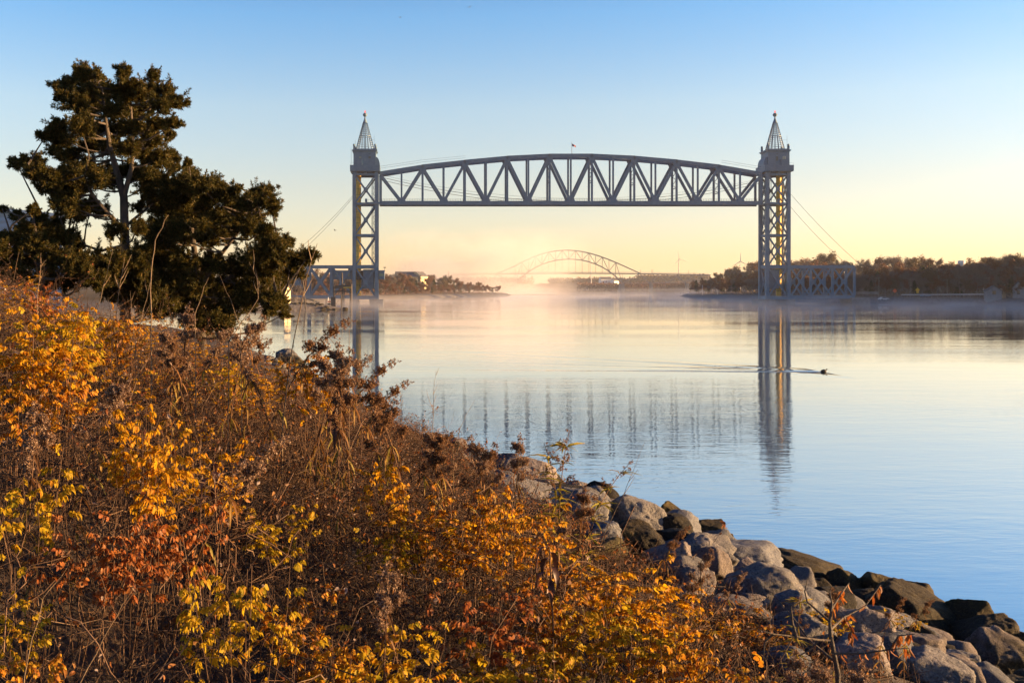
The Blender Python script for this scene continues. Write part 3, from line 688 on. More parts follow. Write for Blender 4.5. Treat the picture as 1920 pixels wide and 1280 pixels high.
# ================================================================== trees beyond the near bank
def blob_leaves(blobs, n, size, seed, flat=0.6):
    r = np.random.default_rng(seed); parts = []
    for (cx, cy, cz, rx, rz) in blobs:
        u = unit(r.normal(size=(n, 3))); rad = r.random((n, 1))**0.35
        C = np.array([cx, cy, cz])+u*rad*np.array([rx, rx, rz])
        D = unit(u+r.normal(size=(n, 3))*0.9); Nn = unit(r.normal(size=(n, 3))+1e-3)
        parts.append(slivers_np(C, D, Nn, size*(0.6+0.8*r.random(n)), size*flat*(0.6+0.8*r.random(n))))
    return cat_np(parts)
def limbs(seed, h, levels=3, spread=0.9, n0=7, twigs=True):
    r = random.Random(seed); segs = []
    def grow(p, d, L, rad, lv):
        pts = [p]; q = p; dd = d.copy()
        for i in range(4):
            dd = (dd+Vector((r.gauss(0, .16), r.gauss(0, .16), r.gauss(0.05, .1)))).normalized(); q = q+dd*L/4; pts.append(q)
        segs.append((pts, [rad*(1-0.18*i) for i in range(5)]))
        if lv == 0: return
        for i in range(5 if lv > 1 else 6):
            t = r.uniform(.3, 1); k = min(3, int(t*4)); b = pts[k].lerp(pts[k+1], t*4-k)
            a = r.uniform(0, 6.28); nd = (dd*0.9+Vector((math.cos(a), math.sin(a), r.uniform(-.1, .6)))*spread).normalized()
            grow(b, nd, L*r.uniform(.42, .65), rad*0.5, lv-1)
    t0 = [Vector((0, 0, 0)), Vector((r.gauss(0, .1), r.gauss(0, .1), h*.25)), Vector((r.gauss(0, .25), r.gauss(0, .25), h*.5)), Vector((r.gauss(0, .4), r.gauss(0, .4), h*.78)), Vector((r.gauss(0, .5), r.gauss(0, .5), h*.95))]
    trunk = (t0, [h*.018, h*.015, h*.011, h*.007, h*.003])
    for i in range(n0):
        t = r.uniform(.28, .9); k = min(3, int(t*4)); b = t0[k].lerp(t0[k+1], t*4-k); a = r.uniform(0, 6.28)
        grow(b, Vector((math.cos(a)*spread, math.sin(a)*spread, r.uniform(.35, .9))).normalized(), h*r.uniform(.25, .42)*(1.15-t*.5), h*.007, levels-1)
    P = np.array([[list(v) for v in s[0]] for s in [trunk]+segs]); RR = np.array([s[1] for s in [trunk]+segs])
    return P, np.maximum(RR, 0.02)
LM = {
 'russet': leafmat('russet_leaves', [(0, (0.12, 0.050, 0.025)), (0.4, (0.19, 0.085, 0.035)), (0.75, (0.15, 0.08, 0.045)), (1, (0.24, 0.13, 0.06))], 0.3),
 'tan': leafmat('tan_leaves', [(0, (0.11, 0.085, 0.055)), (0.5, (0.16, 0.115, 0.065)), (1, (0.12, 0.10, 0.04))], 0.3),
 'pine': leafmat('pine_needles', [(0, (0.022, 0.035, 0.013)), (0.5, (0.04, 0.055, 0.018)), (1, (0.065, 0.075, 0.022))], 0.15),
 'twig': paint('far_twigs', [(0.15, 0.125, 0.11)], 1.0, 0.95)}
def tree_proto(kind, seed):
    r = random.Random(seed); h = 12.0
    name = {'russet': 'oak_tree', 'tan': 'maple_tree', 'pine': 'pine_tree', 'bare': 'bare_tree'}[kind]
    root = empty(name, (0, 0, -500))
    if kind == 'pine':
        q = MB(); q.tube([(0, 0, -0.5), (0.1, 0, h*.5), (0, 0.1, h*.97)], [0.22, 0.15, 0.03], 6); q.build('trunk', M['bark_far'], root)
        bl = []
        for i in range(22):
            t = (i+.5)/22; z = h*(0.22+.76*t); rr = (1-t)**.7*2.6*r.uniform(.5, 1.05)+0.25; a = r.uniform(0, 6.28)
            bl.append((math.cos(a)*rr*.55, math.sin(a)*rr*.55, z, max(.5, rr*.85), 0.7+.3*r.random()))
        V, F = blob_leaves(bl, 120, 0.46, seed, 0.45); link_mesh('crown', mesh_np('crown', V, F), LM['pine'], root)
    else:
        P, RR = limbs(seed, h, 3, 0.9, 8); V, F = tubes_np(P, RR, 4); link_mesh('trunk', mesh_np('trunk', V, F), M['bark_far'], root)
        rr = np.random.default_rng(seed); tips = P[1:, 1:, :].reshape(-1, 3); tips = tips[tips[:, 2] > h*.25]
        if kind == 'bare':
            n = 4200; b = tips[rr.integers(0, len(tips), n)]; d = unit(rr.normal(size=(n, 3))+np.array([0, 0, .6])+unit(b-np.array([0, 0, h*.45]))*.7); L = 0.5+rr.random(n)
            V, F = slivers_np(b, d, unit(rr.normal(size=(n, 3))), L, 0.05+0.03*rr.random(n)); link_mesh('twigs', mesh_np('twigs', V, F), LM['twig'], root)
        else:
            n = 3600; b = tips[rr.integers(0, len(tips), n)]+rr.normal(size=(n, 3))*0.45; d = unit(rr.normal(size=(n, 3)))
            V, F = slivers_np(b, d, unit(rr.normal(size=(n, 3))), 0.32+0.4*rr.random(n), 0.2+0.24*rr.random(n)); link_mesh('crown', mesh_np('crown', V, F), LM[kind], root)
            n = 700; b = tips[rr.integers(0, len(tips), n)]; d = unit(rr.normal(size=(n, 3))+np.array([0, 0, .6])); V, F = slivers_np(b, d, unit(rr.normal(size=(n, 3))), 0.6+0.8*rr.random(n), 0.06); link_mesh('twigs', mesh_np('twigs', V, F), LM['twig'], root)
    return root
PROTO = {k: [tree_proto(k, 31*i+len(k)*7+1) for i in range(n)] for k, n in (('russet', 3), ('tan', 2), ('pine', 3), ('bare', 3))}
used = {}
def plant_tree(kind, x, y, h, label, group, wide=1.0, z=None):
    i = rnd.randrange(len(PROTO[kind])); p = PROTO[kind][i]
    o = p if (kind, i) not in used else copy_tree(p); used[(kind, i)] = 1
    z = float(GF(x, y)) if z is None else z
    s = h/12.0; o.location = (x, y, z-0.2); o.rotation_euler = (0, 0, rnd.uniform(0, 6.28)); o.scale = (s*wide*rnd.uniform(.9, 1.15), s*wide*rnd.uniform(.9, 1.15), s)
    return tag(o, label, {'russet': 'tree', 'tan': 'tree', 'pine': 'pine tree', 'bare': 'tree'}[kind], group)
SKY_R = [(1270, 535), (1290, 519), (1310, 506), (1345, 504), (1380, 500), (1420, 498), (1480, 497), (1520, 491), (1560, 488), (1620, 494), (1660, 489), (1700, 493), (1740, 492), (1790, 499), (1830, 494), (1865, 490), (1890, 487), (1925, 489)]
KINDTXT = {'russet': 'russet-leaved oak', 'tan': 'tan-leaved tree', 'pine': 'dark green pine', 'bare': 'leafless grey-brown tree'}
def wood_right():
    n = 0
    for row, (off, frac) in enumerate(((16, .55), (38, .75), (66, .93), (100, 1.0))):
        px = 1272+row*7
        while px < 1990:
            # find the shore along this column
            Ds = np.arange(330, 1250, 4.0); X = (px-CX)/F_PX*Ds; sd = d_right(X, Ds); ok = np.where(sd > off+rnd.uniform(-6, 6))[0]
            if len(ok) == 0: px += 10; continue
            D = Ds[ok[0]]
            if px < 1430: D = min(D, 980)
            if 1480 < px < 1625: D = max(D, 465+off)
            x = (px-CX)/F_PX*D
            ztop = pt(px, cvx(SKY_R, px)-(4 if px < 1430 else 0)+rnd.uniform(-2, 5), D).z; g = float(GF(x, D)); h = (ztop-g)*frac*rnd.uniform(.85, 1.06)
            k = rnd.choices(['russet', 'tan', 'pine', 'bare'], [.34, .14, .26 if px < 1460 or row > 1 else .14, .30])[0]
            place = 'on the headland left of the right bridge tower' if px < 1430 else 'in the wood on the right bank' 
            if h > 3: plant_tree(k, x, D, h, f'{KINDTXT[k]}, one of many {place}', f'{KINDTXT[k]}s {place}', rnd.uniform(.85, 1.2)); n += 1
            px += rnd.uniform(.8, 1.2)*(h*0.27*F_PX/D)*(.62 if px < 1430 else 1.0)
    return n
nR = wood_right()
plant_tree('bare', *at(1880, 0, 455).xy, 17, 'tallest bare tree standing above the wood at the right edge', None, 1.3)
plant_tree('bare', *at(1800, 0, 405).xy, 12, 'pale slender bare tree in front of the wood between two utility poles', None, 0.8)
plant_tree('bare', *at(1833, 0, 402).xy, 13, 'pale bare tree in front of the wood just left of the grey shore house', None, 0.8)
SKY_L = [(500, 520), (560, 517), (600, 514), (640, 517), (700, 519), (740, 518), (800, 519), (840, 520), (880, 524), (960, 528)]
def wood_left():
    n = 0
    for row, (off, frac) in enumerate(((14, .5), (36, .75), (64, .95), (95, 1.0))):
        px = 470+row*9
        while px < 985:
            Ds = np.arange(1250, 440, -6.0); X = (px-CX)/F_PX*Ds; sd = d_left(X, Ds)
            ok = np.where((sd[:-1] > off) & (sd[1:] <= off))[0]
            D = Ds[ok[-1]] if len(ok) else (620+off if px < 740 else None)
            if px < 700: D = rnd.uniform(560, 600)+off
            if D is None: px += 8; continue
            x = (px-CX)/F_PX*D
            if float(d_left(np.array([x]), np.array([D]))[0]) < 4: px += 8; continue
            ztop = pt(px, cvx(SKY_L, px)+rnd.uniform(-2, 5), D).z; g = float(GF(x, D)); h = max(4, (ztop-g)*frac*rnd.uniform(.85, 1.08))
            k = rnd.choices(['russet', 'tan', 'pine', 'bare'], [.45, .16, .12, .27])[0]
            place = 'in the wood on the left bank'
            plant_tree(k, x, D, h, f'{KINDTXT[k]}, one of many {place}', f'{KINDTXT[k]}s {place}', rnd.uniform(.9, 1.25)); n += 1
            px += rnd.uniform(.8, 1.2)*(h*0.30*F_PX/D)
    return n
nL = wood_left()
print('trees right, left', nR, nL)
plant_tree('bare', *at(556, 0, 340).xy, 9, 'leafless tree on the left shore under the near end of the approach span', None, 1.0)
# undergrowth along the shores
def undergrowth(name, line_px, side, label, m):
    r = np.random.default_rng(len(label)); n = 26000; P = r.uniform(line_px[0], line_px[1], n); D = r.uniform(line_px[2], line_px[3], n); X = (P-CX)/F_PX*D
    sd = d_right(X, D) if side == 'r' else d_left(X, D); k = (sd > 12) & (sd < 75); X, D, sd = X[k], D[k], sd[k]; n = len(X)
    z = GF(X, D)+(1.2+3.8*np.clip((sd-12)/25, 0, 1)*(.6+.4*np.sin(X*.31+D*.17)))*r.random(n)
    s = .5+.7*r.random(n); V, F = slivers_np(np.stack([X, D, z], -1), unit(r.normal(size=(n, 3))), unit(r.normal(size=(n, 3))), s, s*.5); tag(link_mesh(name, mesh_np(name, V, F), m), label, 'undergrowth', kind='stuff')
undergrowth('undergrowth', (1280, 1990, 340, 900), 'r', 'brown undergrowth at the foot of the wood on the right bank', LM['tan'])
undergrowth('undergrowth', (480, 960, 480, 1150), 'l', 'brown undergrowth at the foot of the wood on the left bank', LM['russet'])
# far woods: nobody could count these trees
def far_wood(name, boxes, mats, label):
    parts = []; r = np.random.default_rng(5)
    for (px0, px1, py, D, n, size) in boxes:
        P = r.uniform(px0, px1, n); dd = D+r.uniform(0, 120, n); X = (P-CX)/F_PX*dd; zt = EYE+(HY-(py+r.normal(0, 1.2, n)))/F_PX*dd
        g = GF(X, dd); u = r.random(n)**0.6; Z = g+(np.maximum(zt-g, 3))*u
        C = np.stack([X, dd, Z], -1); parts.append(slivers_np(C, unit(r.normal(size=(n, 3))), unit(r.normal(size=(n, 3))), size*(.6+r.random(n)), size*(.4+.6*r.random(n))))
    V, F = cat_np(parts); o = link_mesh(name, mesh_np(name, V, F), mats); tag(o, label, 'wood', kind='stuff')
far_wood('far_wood', [(1084, 1300, 533, 2010, 9000, 4.0), (1175, 1320, 536, 1960, 3000, 3.0)], LM['russet'], 'dark wood low on the far shore beyond the arch bridge')
far_wood('far_hill_wood', [(1030, 1205, 524, 2650, 6000, 5.0), (1195, 1330, 518, 2650, 6000, 5.0), (700, 1000, 522, 2500, 7000, 5.0)], LM['tan'], 'faint wood on the low hill at the horizon')

# ================================================================== houses and small things on the banks
def house(px, py_base, w, d, h, D, rz, wall, roof, label, rise=None, wins=3, door=False, name='house', z=None):
    p = pt(px, py_base, D); t = empty(name, p, rz); tag(t, label, 'house')
    if z is not None: t.location.z = z
    q = MB(); q.box(-w/2, w/2, -d/2, d/2, -6, h); rise = rise or d*.32
    q.add([(-w/2, -d/2, h), (-w/2, d/2, h), (-w/2, 0, h+rise), (w/2, -d/2, h), (w/2, d/2, h), (w/2, 0, h+rise)], [(0, 2, 1), (3, 4, 5), (0, 1, 4, 3)])
    q.build('wall', wall, t)
    q = MB(); o = .35
    for s in (-1, 1):
        q.add([(-w/2-o, s*(d/2+o), h-rise*o/(d/2)+.03), (w/2+o, s*(d/2+o), h-rise*o/(d/2)+.03), (w/2+o, 0, h+rise+.03), (-w/2-o, 0, h+rise+.03),
               (-w/2-o, s*(d/2+o), h-rise*o/(d/2)+.22), (w/2+o, s*(d/2+o), h-rise*o/(d/2)+.22), (w/2+o, 0, h+rise+.22), (-w/2-o, 0, h+rise+.22)],
              [(0,1,2,3), (7,6,5,4), (0,4,5,1), (1,5,6,2), (2,6,7,3), (3,7,4,0)])
    q.build('roof', roof, t)
    for i in range(wins):
        x = -w/2+w*(i+.5)/wins; q = MB(); q.box(x-.55, x+.55, -d/2-.06, -d/2, h*.35, h*.35+1.4); wdw = q.build('window', M['white'], t)
        q = MB(); q.box(x-.43, x+.43, -d/2-.08, -d/2-.062, h*.35+.12, h*.35+1.28); q.build('window_pane', M['glass'], wdw)
    q = MB(); q.box(-w/2-.06, -w/2, -.6, .6, 1.2, 2.6); q.box(w/2, w/2+.06, -.6, .6, 1.2, 2.6); q.build('gable_window', M['glass'], t)
    if door:
        q = MB(); q.box(w*.28, w*.28+1, -d/2-.06, -d/2, 0, 2.1); q.build('door', M['white'], t)
    return t
house(1862, 558, 4.6, 5.0, 2.6, 376, R(70), M['greywall'], M['roof'], 'small grey gabled house with pale end wall on the right shore', 1.7, 2, True)
house(1876, 558, 2.2, 3.5, 2.2, 380, R(70), M['cream'], M['roof'], 'narrow cream shed beside the grey gabled house on the right shore', 1.4, 1)
house(1921, 558, 6, 5, 3.6, 372, R(20), M['greywall'], M['roof'], 'two-storey grey-blue house cut off by the right edge of the photo', 2.6, 3, True)
house(1876, 512, 12, 10, 5, 470, R(30), M['white'], M['roof'], 'white house half hidden among trees high on the right bank', 3, 3, z=float(GF(at(1876, 0, 470).x, 470))+7)
lb = house(762, 531, 22, 14, 6.5, 1000, R(8), M['cream'], M['roof'], 'large cream building with pale grey roof rising above the left wood', 5.0, 6, name='large_house', z=pt(762, 531, 1000).z)
house(786, 531, 15, 12, 7.0, 1004, R(60), M['cream'], M['roof'], 'sunlit cream wing of gables right of the large cream building', 4.5, 4, name='gabled_wing', z=pt(786, 531, 1004).z)
house(527, 559, 4.2, 5, 2.4, 300, R(-15), M['cream'], M['roof'], 'small cream shed on the left shore seen past the cedar branches', 1.3, 1, name='shed')
house(1135, 530, 26, 14, 8, 2250, R(10), M['white'], M['roof'], 'white house block on the far hillside under the arch', 5, 5, name='far_house', z=pt(1135, 530, 2250).z)
house(1152, 531, 16, 12, 5, 2240, R(40), M['white'], M['roof'], 'lower white house on the far hillside right of the white block', 4, 3, name='far_house', z=pt(1152, 531, 2240).z)
# big metal-sided hall at the left edge, behind the cedar
hm, n_, l_ = new_mat('hall_siding')
p_ = n_.new('ShaderNodeBsdfPrincipled'); p_.inputs['Base Color'].default_value = (0.36, 0.42, 0.50, 1); p_.inputs['Roughness'].default_value = 0.5
tcd = n_.new('ShaderNodeTexCoord'); wv = n_.new('ShaderNodeTexWave'); wv.bands_direction = 'Z'; wv.inputs['Scale'].default_value = 0.55; l_.new(tcd.outputs['Object'], wv.inputs[0])
bp = n_.new('ShaderNodeBump'); bp.inputs['Strength'].default_value = 0.8; bp.inputs['Distance'].default_value = 0.08; l_.new(wv.outputs['Fac'], bp.inputs['Height']); l_.new(bp.outputs[0], p_.inputs['Normal']); out(n_, l_, p_.outputs[0])
hb = empty('metal_hall', at(20, 560, 95)); tag(hb, 'blue-grey metal-sided hall behind the cedar at the left edge', 'building')
hb.location.z = 2.3; hb.rotation_euler = (0, 0, R(-8)); xL = -40; xr_ = 5.2
q = MB(); zt0 = 14.0-2.3; q.add([(xL, 0, -2), (xr_, 0, -2), (xr_, 0, 9.6), (xL, 0, 14.2), (xL, 25, -2), (xr_-19, 25, -2), (xr_-19, 25, 11), (xL, 25, 14.2)], [(0,1,2,3), (7,6,5,4), (0,4,5,1), (1,5,6,2), (3,7,4,0)]); q.build('wall', hm, hb)
q = MB(); q.add([(xL, -.4, 14.25), (xr_+.4, -.4, 9.6), (xr_-18.7, 25.4, 11), (xL, 25.4, 14.25), (xL, -.4, 14.6), (xr_+.4, -.4, 9.95), (xr_-18.7, 25.4, 11.35), (xL, 25.4, 14.6)], [(0,1,2,3), (7,6,5,4), (0,4,5,1), (1,5,6,2), (2,6,7,3), (3,7,4,0)]); q.build('roof', M['white'], hb)
q = MB(); q.bar((-9, -.1, 7.6), (xr_, -.1, 5.6), .14, .2); q.build('downpipe', M['white'], hb)

# water tower
p = at(1803, 0, 560); wt = empty('water_tower', (p.x, p.y, float(GF(p.x, p.y)))); zt = pt(1803, 488.5, 560).z-wt.location.z; zb = pt(1803, 494.5, 560).z-wt.location.z
tag(wt, 'pale flat-topped water tower rising above the right wood', 'water tower')
q = MB(); q.lathe((0, 0, 0), [(1.6, zb-1.2), (1.9, zb), (1.9, zt-.4), (1.5, zt)], 16); q.build('tank', M['white'], wt)
q = MB()
for k in range(6): a = k*math.pi/3; q.bar((1.5*math.cos(a), 1.5*math.sin(a), 0), (1.4*math.cos(a), 1.4*math.sin(a), zb-.9), .25)
q.build('support_frame', M['pole'], wt)
# poles
def pole(px, base, top, D, label, arms=1, lamp=False):
    b = pt(px, base, D); b.z = float(GF(b.x, b.y)); t = empty('utility_pole', b); tag(t, label, 'utility pole'); h = pt(px, top, D).z-b.z
    q = MB(); q.tube([(0, 0, -.5), (0, 0, h)], [.19, .13], 7); q.build('pole', M['pole'], t)
    if arms:
        q = MB(); q.bar((-1.3, -.16, h-.5), (1.3, -.16, h-.5), .12, .14)
        for x in (-1.2, -.5, .5, 1.2): q.tube([(x, -.16, h-.43), (x, -.16, h-.15)], .06, 5)
        q.build('crossarm', M['pole'], t)
    if lamp:
        q = MB(); q.tube([(.1, 0, h-2), (.3, 0, h-1.6)], .25, 8); q.bar((0, 0, h-.9), (-1.6, 0, h-.5), .07); q.box(-2, -1.5, -.12, .12, h-.55, h-.4); q.build('lamp', M['pole'], t)
    return t
pole(1648, 556, 519, 440, 'utility pole with lamp and transformer right of the approach truss', 1, True)
pole(1708, 556, 522, 428, 'utility pole between the orange sign and the yellow sign', 1)
pole(1776, 556, 523, 418, 'slim utility pole with crossarm in front of the right wood', 1)
pole(1855, 558, 519, 392, 'utility pole with lamp arm in front of the grey gabled house', 1, True)
for px, tp, D, lb_ in ((1317, 535, 760, 'leftmost pale post on the headland shore'), (1345, 532, 740, 'pale post in the middle on the headland shore'), (1360, 531, 735, 'pale post nearest the right tower on the headland shore')):
    b = pt(px, 556, D); b.z = float(GF(b.x, b.y)); q = MB(); q.tube([(0, 0, -1), (0, 0, pt(px, tp, D).z-b.z)], .22, 6); q.tube([(0, 0, pt(px, tp, D).z-b.z), (0, 0, pt(px, tp, D).z-b.z+.3)], .35, 6)
    o = q.build('shore_post', M['turbine']); o.location = b; tag(o, lb_, 'post')
pole(841, 525, 508, 1120, 'lone mast standing above the left wood beside the far bridge', 0)
pole(758, 552, 531, 760, 'pole in front of the left wood below the large cream building', 1)
def diamond(px, py, half, D, m, label, drop):
    c = pt(px, py, D); t = empty('road_sign', (c.x, c.y, float(GF(c.x, c.y)))); tag(t, label, 'road sign'); z = c.z-t.location.z
    q = MB(); q.add([(half*math.sin(a), y, z+half*math.cos(a)) for y in (-.04, 0) for a in (0, math.pi/2, math.pi, 1.5*math.pi)], [(0,1,2,3), (7,6,5,4), (0,4,5,1), (1,5,6,2), (2,6,7,3), (3,7,4,0)]); q.build('board', m, t)
    q = MB(); q.bar((0, .05, -.3), (0, .05, z), .09); q.build('post', M['pole'], t); return t
diamond(1678, 545, .95, 415, M['orange'], 'orange diamond road sign on the right bank', 0)
ys_ = diamond(1720.5, 543.5, .95, 415, M['yellow'], 'yellow diamond road sign with plate below on the right bank', 0)
q = MB(); zz = pt(1720, 548, 415).z-ys_.location.z; q.box(-.5, .5, -.03, .02, zz-.3, zz+.35); q.build('plate', M['yellow'], ys_)
# roadside wall, guardrail, parked cars
q = MB(); q.bar(pt(1606, 549, 438), pt(1648, 549, 432), .5, 1.1, up=(0, 0, 1)); tag(q.build('guard_wall', M['concrete']), 'low pale wall running right from the approach truss end', 'wall')
gr = empty('guardrail', pt(1690, 555, 420)); tag(gr, 'long low guardrail along the road on the right bank', 'guardrail'); o0 = Vector(gr.location)
q = MB(); q.bar((0, 0, .6), pt(1845, 556, 388)-o0+Vector((0, 0, .9)), .1, .35, up=(0, 0, 1)); q.build('rail', M['turbine'], gr)
for i in range(14):
    a = Vector((0, 0, -.6)).lerp(pt(1845, 556, 388)-o0, i/13); q = MB(); q.bar(a-Vector((0, 0, .8)), a+Vector((0, .1, .75)), .15); q.build('post', M['pole'], gr)
def car(px, py, D, paint_, rz, label):
    p = pt(px, py, D); p.z = float(GF(p.x, p.y))+.05; t = empty('parked_car', p, rz); tag(t, label, 'car')
    prof = [(-2.2, .35), (-2.2, .85), (-1.7, .95), (-1.1, 1.42), (.6, 1.45), (1.2, 1.0), (2.1, .85), (2.2, .35)]
    q = MB(); n = len(prof); q.add([(x, y, z) for y in (-.85, .85) for x, z in prof], [tuple(range(n)), tuple(reversed(range(n, 2*n)))]+[(i, n+i, n+(i+1) % n, (i+1) % n) for i in range(n)]); q.build('body', paint_, t)
    q = MB()
    for y in (-.87, .85): q.add([(x, y+d, z) for d in (0, .02) for x, z in ((-1.45, 1.0), (-1.05, 1.36), (.52, 1.38), (1.0, 1.0))], [(0,1,2,3), (7,6,5,4)])
    q.build('window', M['glass'], t)
    for x in (-1.4, 1.4):
        for y in (-.88, .70):
            q = MB(); vs = [(x+.33*math.cos(a), y+d, .33+.33*math.sin(a)) for d in (0, .18) for a in [k*math.pi/6 for k in range(12)]]
            q.add(vs, [tuple(range(12)), tuple(reversed(range(12, 24)))]+[(k, 12+k, 12+(k+1) % 12, (k+1) % 12) for k in range(12)]); q.build('wheel', M['steel_dark'], t)
car(1657, 555, 432, M['white'], 0.2, 'small white car parked below the lamp pole on the right bank')
car(1736, 555, 416, M['steel'], 0.3, 'grey car on the road right of the yellow sign')
car(545, 556, 318, M['white'], -0.2, 'white car parked on the left shore under the cedar branch')

# timber fender, posts and fence at the left tower
fd = empty('timber_dolphin', pt(643, 571, 400)); fd.location.z = 0; tag(fd, 'dark timber fender of posts and crossbeams standing in the water before the left tower', 'fender'); o0 = Vector(fd.location)
def rel(px, py, D): return pt(px, py, D)-o0
for px, tp, D, w_ in ((643.5, 532, 400, .55), (658.3, 533, 400, .5), (626.5, 537, 402, .4), (641.5, 511, 402, .3)):
    q = MB(); b = rel(px, tp, D); q.tube([(b.x, b.y, -3), tuple(b)], w_, 8); q.build('post', M['timber'], fd)
for a, b, z, m_ in ((626, 644, 539, 'timber'), (626, 658, 546, 'timber'), (644, 658, 539, 'yellowbeam'), (628, 656, 536, 'timber')):
    q = MB(); q.bar(rel(a, z, 399.3), rel(b, z, 399.3), .3, .6, up=(0, 0, 1)); q.build('crossbeam', M[m_], fd)
q = MB(); q.bar(rel(627, 553, 399.6), rel(642, 537, 399.6), .25); q.bar(rel(645, 537, 399.6), rel(657, 550, 399.6), .25); q.build('diagonal_strut', M['timber'], fd)
mr_ = empty('pier_post_box', pt(625, 573, 285)); tag(mr_, 'dark wooden mooring block with pale edges at the left shore tip', 'mooring block'); o0 = Vector(mr_.location); o0z = float(GF(o0.x, o0.y))
q = MB(); q.box(-.62, .62, -.5, .5, -1.5, pt(625, 556.5, 285).z-o0.z); q.build('block', M['timber'], mr_); q = MB()
for s in (-1, 1): q.box(s*.66-.05, s*.66+.05, -.56, -.46, -1.5, pt(625, 556, 285).z-o0.z)
q.build('edge_strip', M['pole'], mr_)
def post(px, top, base, D, r_, m_, label, name='fence_post'):
    b = pt(px, base, D); q = MB(); q.tube([(0, 0, -1.2), (0, 0, pt(px, top, D).z-b.z)], r_, 7); o = q.build(name, m_); o.location = b; return tag(o, label, 'post')
post(640, 551, 582, 262, .16, M['timber'], 'grey mooring post at the very tip of the left shore', 'mooring_post')
post(611.5, 560, 574, 290, .13, M['pole'], 'pale fence post left of the dark mooring block')
post(615.5, 557, 574, 290, .11, M['white'], 'white post with red board left of the dark mooring block')
post(590, 562, 575, 292, .1, M['pole'], 'thin fence post standing alone on the left shore')
post(571, 558, 575, 294, .12, M['pole'], 'fence post on the left shore near the cedar branch')
post(572.5, 526, 573, 255, .17, M['timber'], 'dark leaning pole on the left shore beside the cedar tip', 'leaning_pole').rotation_euler = (0, R(-6), 0)
q = MB(); c = pt(617.5, 565.5, 289.5); q.box(-.45, .45, -.04, .04, -.22, .22); o = q.build('red_board', M['orange']); o.location = c; tag(o, 'small red board on the white post at the left shore', 'sign')
q = MB(); c = pt(635.5, 574.5, 266); q.box(-.35, .35, -.04, .04, -.1, .1); o = q.build('blue_board', paint('blue_paint', [(0.03, 0.08, 0.4)], 1, .5)); o.location = c; tag(o, 'small blue board beside the mooring post at the left shore tip', 'sign')
bch = MB(); bch.v = []; 

# ================================================================== birds
M['bird'] = paint('dark_feathers', [(0.02, 0.018, 0.016)], 6, 0.6)
bd = empty('waterbird', BIRD); bd.scale = (.8, .8, .8); tag(bd, 'dark waterbird swimming on the canal and trailing a wake', 'bird')
q = MB(); q.tube([(-.27, 0, .03), (-.2, 0, .07), (-.05, 0, .1), (.1, 0, .08), (.2, 0, .03)], [.01, .07, .11, .1, .02], 10); q.build('body', M['bird'], bd, True)
q = MB(); q.tube([(.12, 0, .08), (.17, 0, .15), (.2, 0, .19), (.25, 0, .2), (.29, 0, .195)], [.05, .04, .05, .045, .015], 8); q.tube([(.28, 0, .195), (.36, 0, .185)], [.015, .003], 5); q.build('head', M['bird'], bd, True)
def gull(px, py, D, span, tilt, label):
    g = empty('flying_bird', at(px, py, D)); tag(g, label, 'bird')
    q = MB(); q.tube([(-.25, 0, 0), (-.1, 0, .01), (.1, 0, .01), (.26, 0, 0)], [.02, .07, .07, .015], 7); q.build('body', M['bird'], g, True)
    for s in (-1, 1):
        q = MB(); vs = []
        for x_, y_, z_ in ((.12, 0, .03), (.1, .3*span, .16), (-.05, .62*span, .08), (-.12, 0, .02), (-.1, .3*span, .13)): vs.append((x_, s*y_, z_))
        q.add(vs, [(0, 1, 4, 3), (1, 2, 4)]); q.build('wing', M['bird'], g)
    g.rotation_euler = (tilt, 0, R(60)); return g
gull(750, 33, 190, 1.0, 0.1, 'small bird flying at the top of the sky, left of centre')
gull(880, 14, 200, 1.1, -0.2, 'bird flying nearest the top edge of the sky')
gull(628, 432, 170, .7, 0.3, 'tiny bird flying left of the left bridge tower')
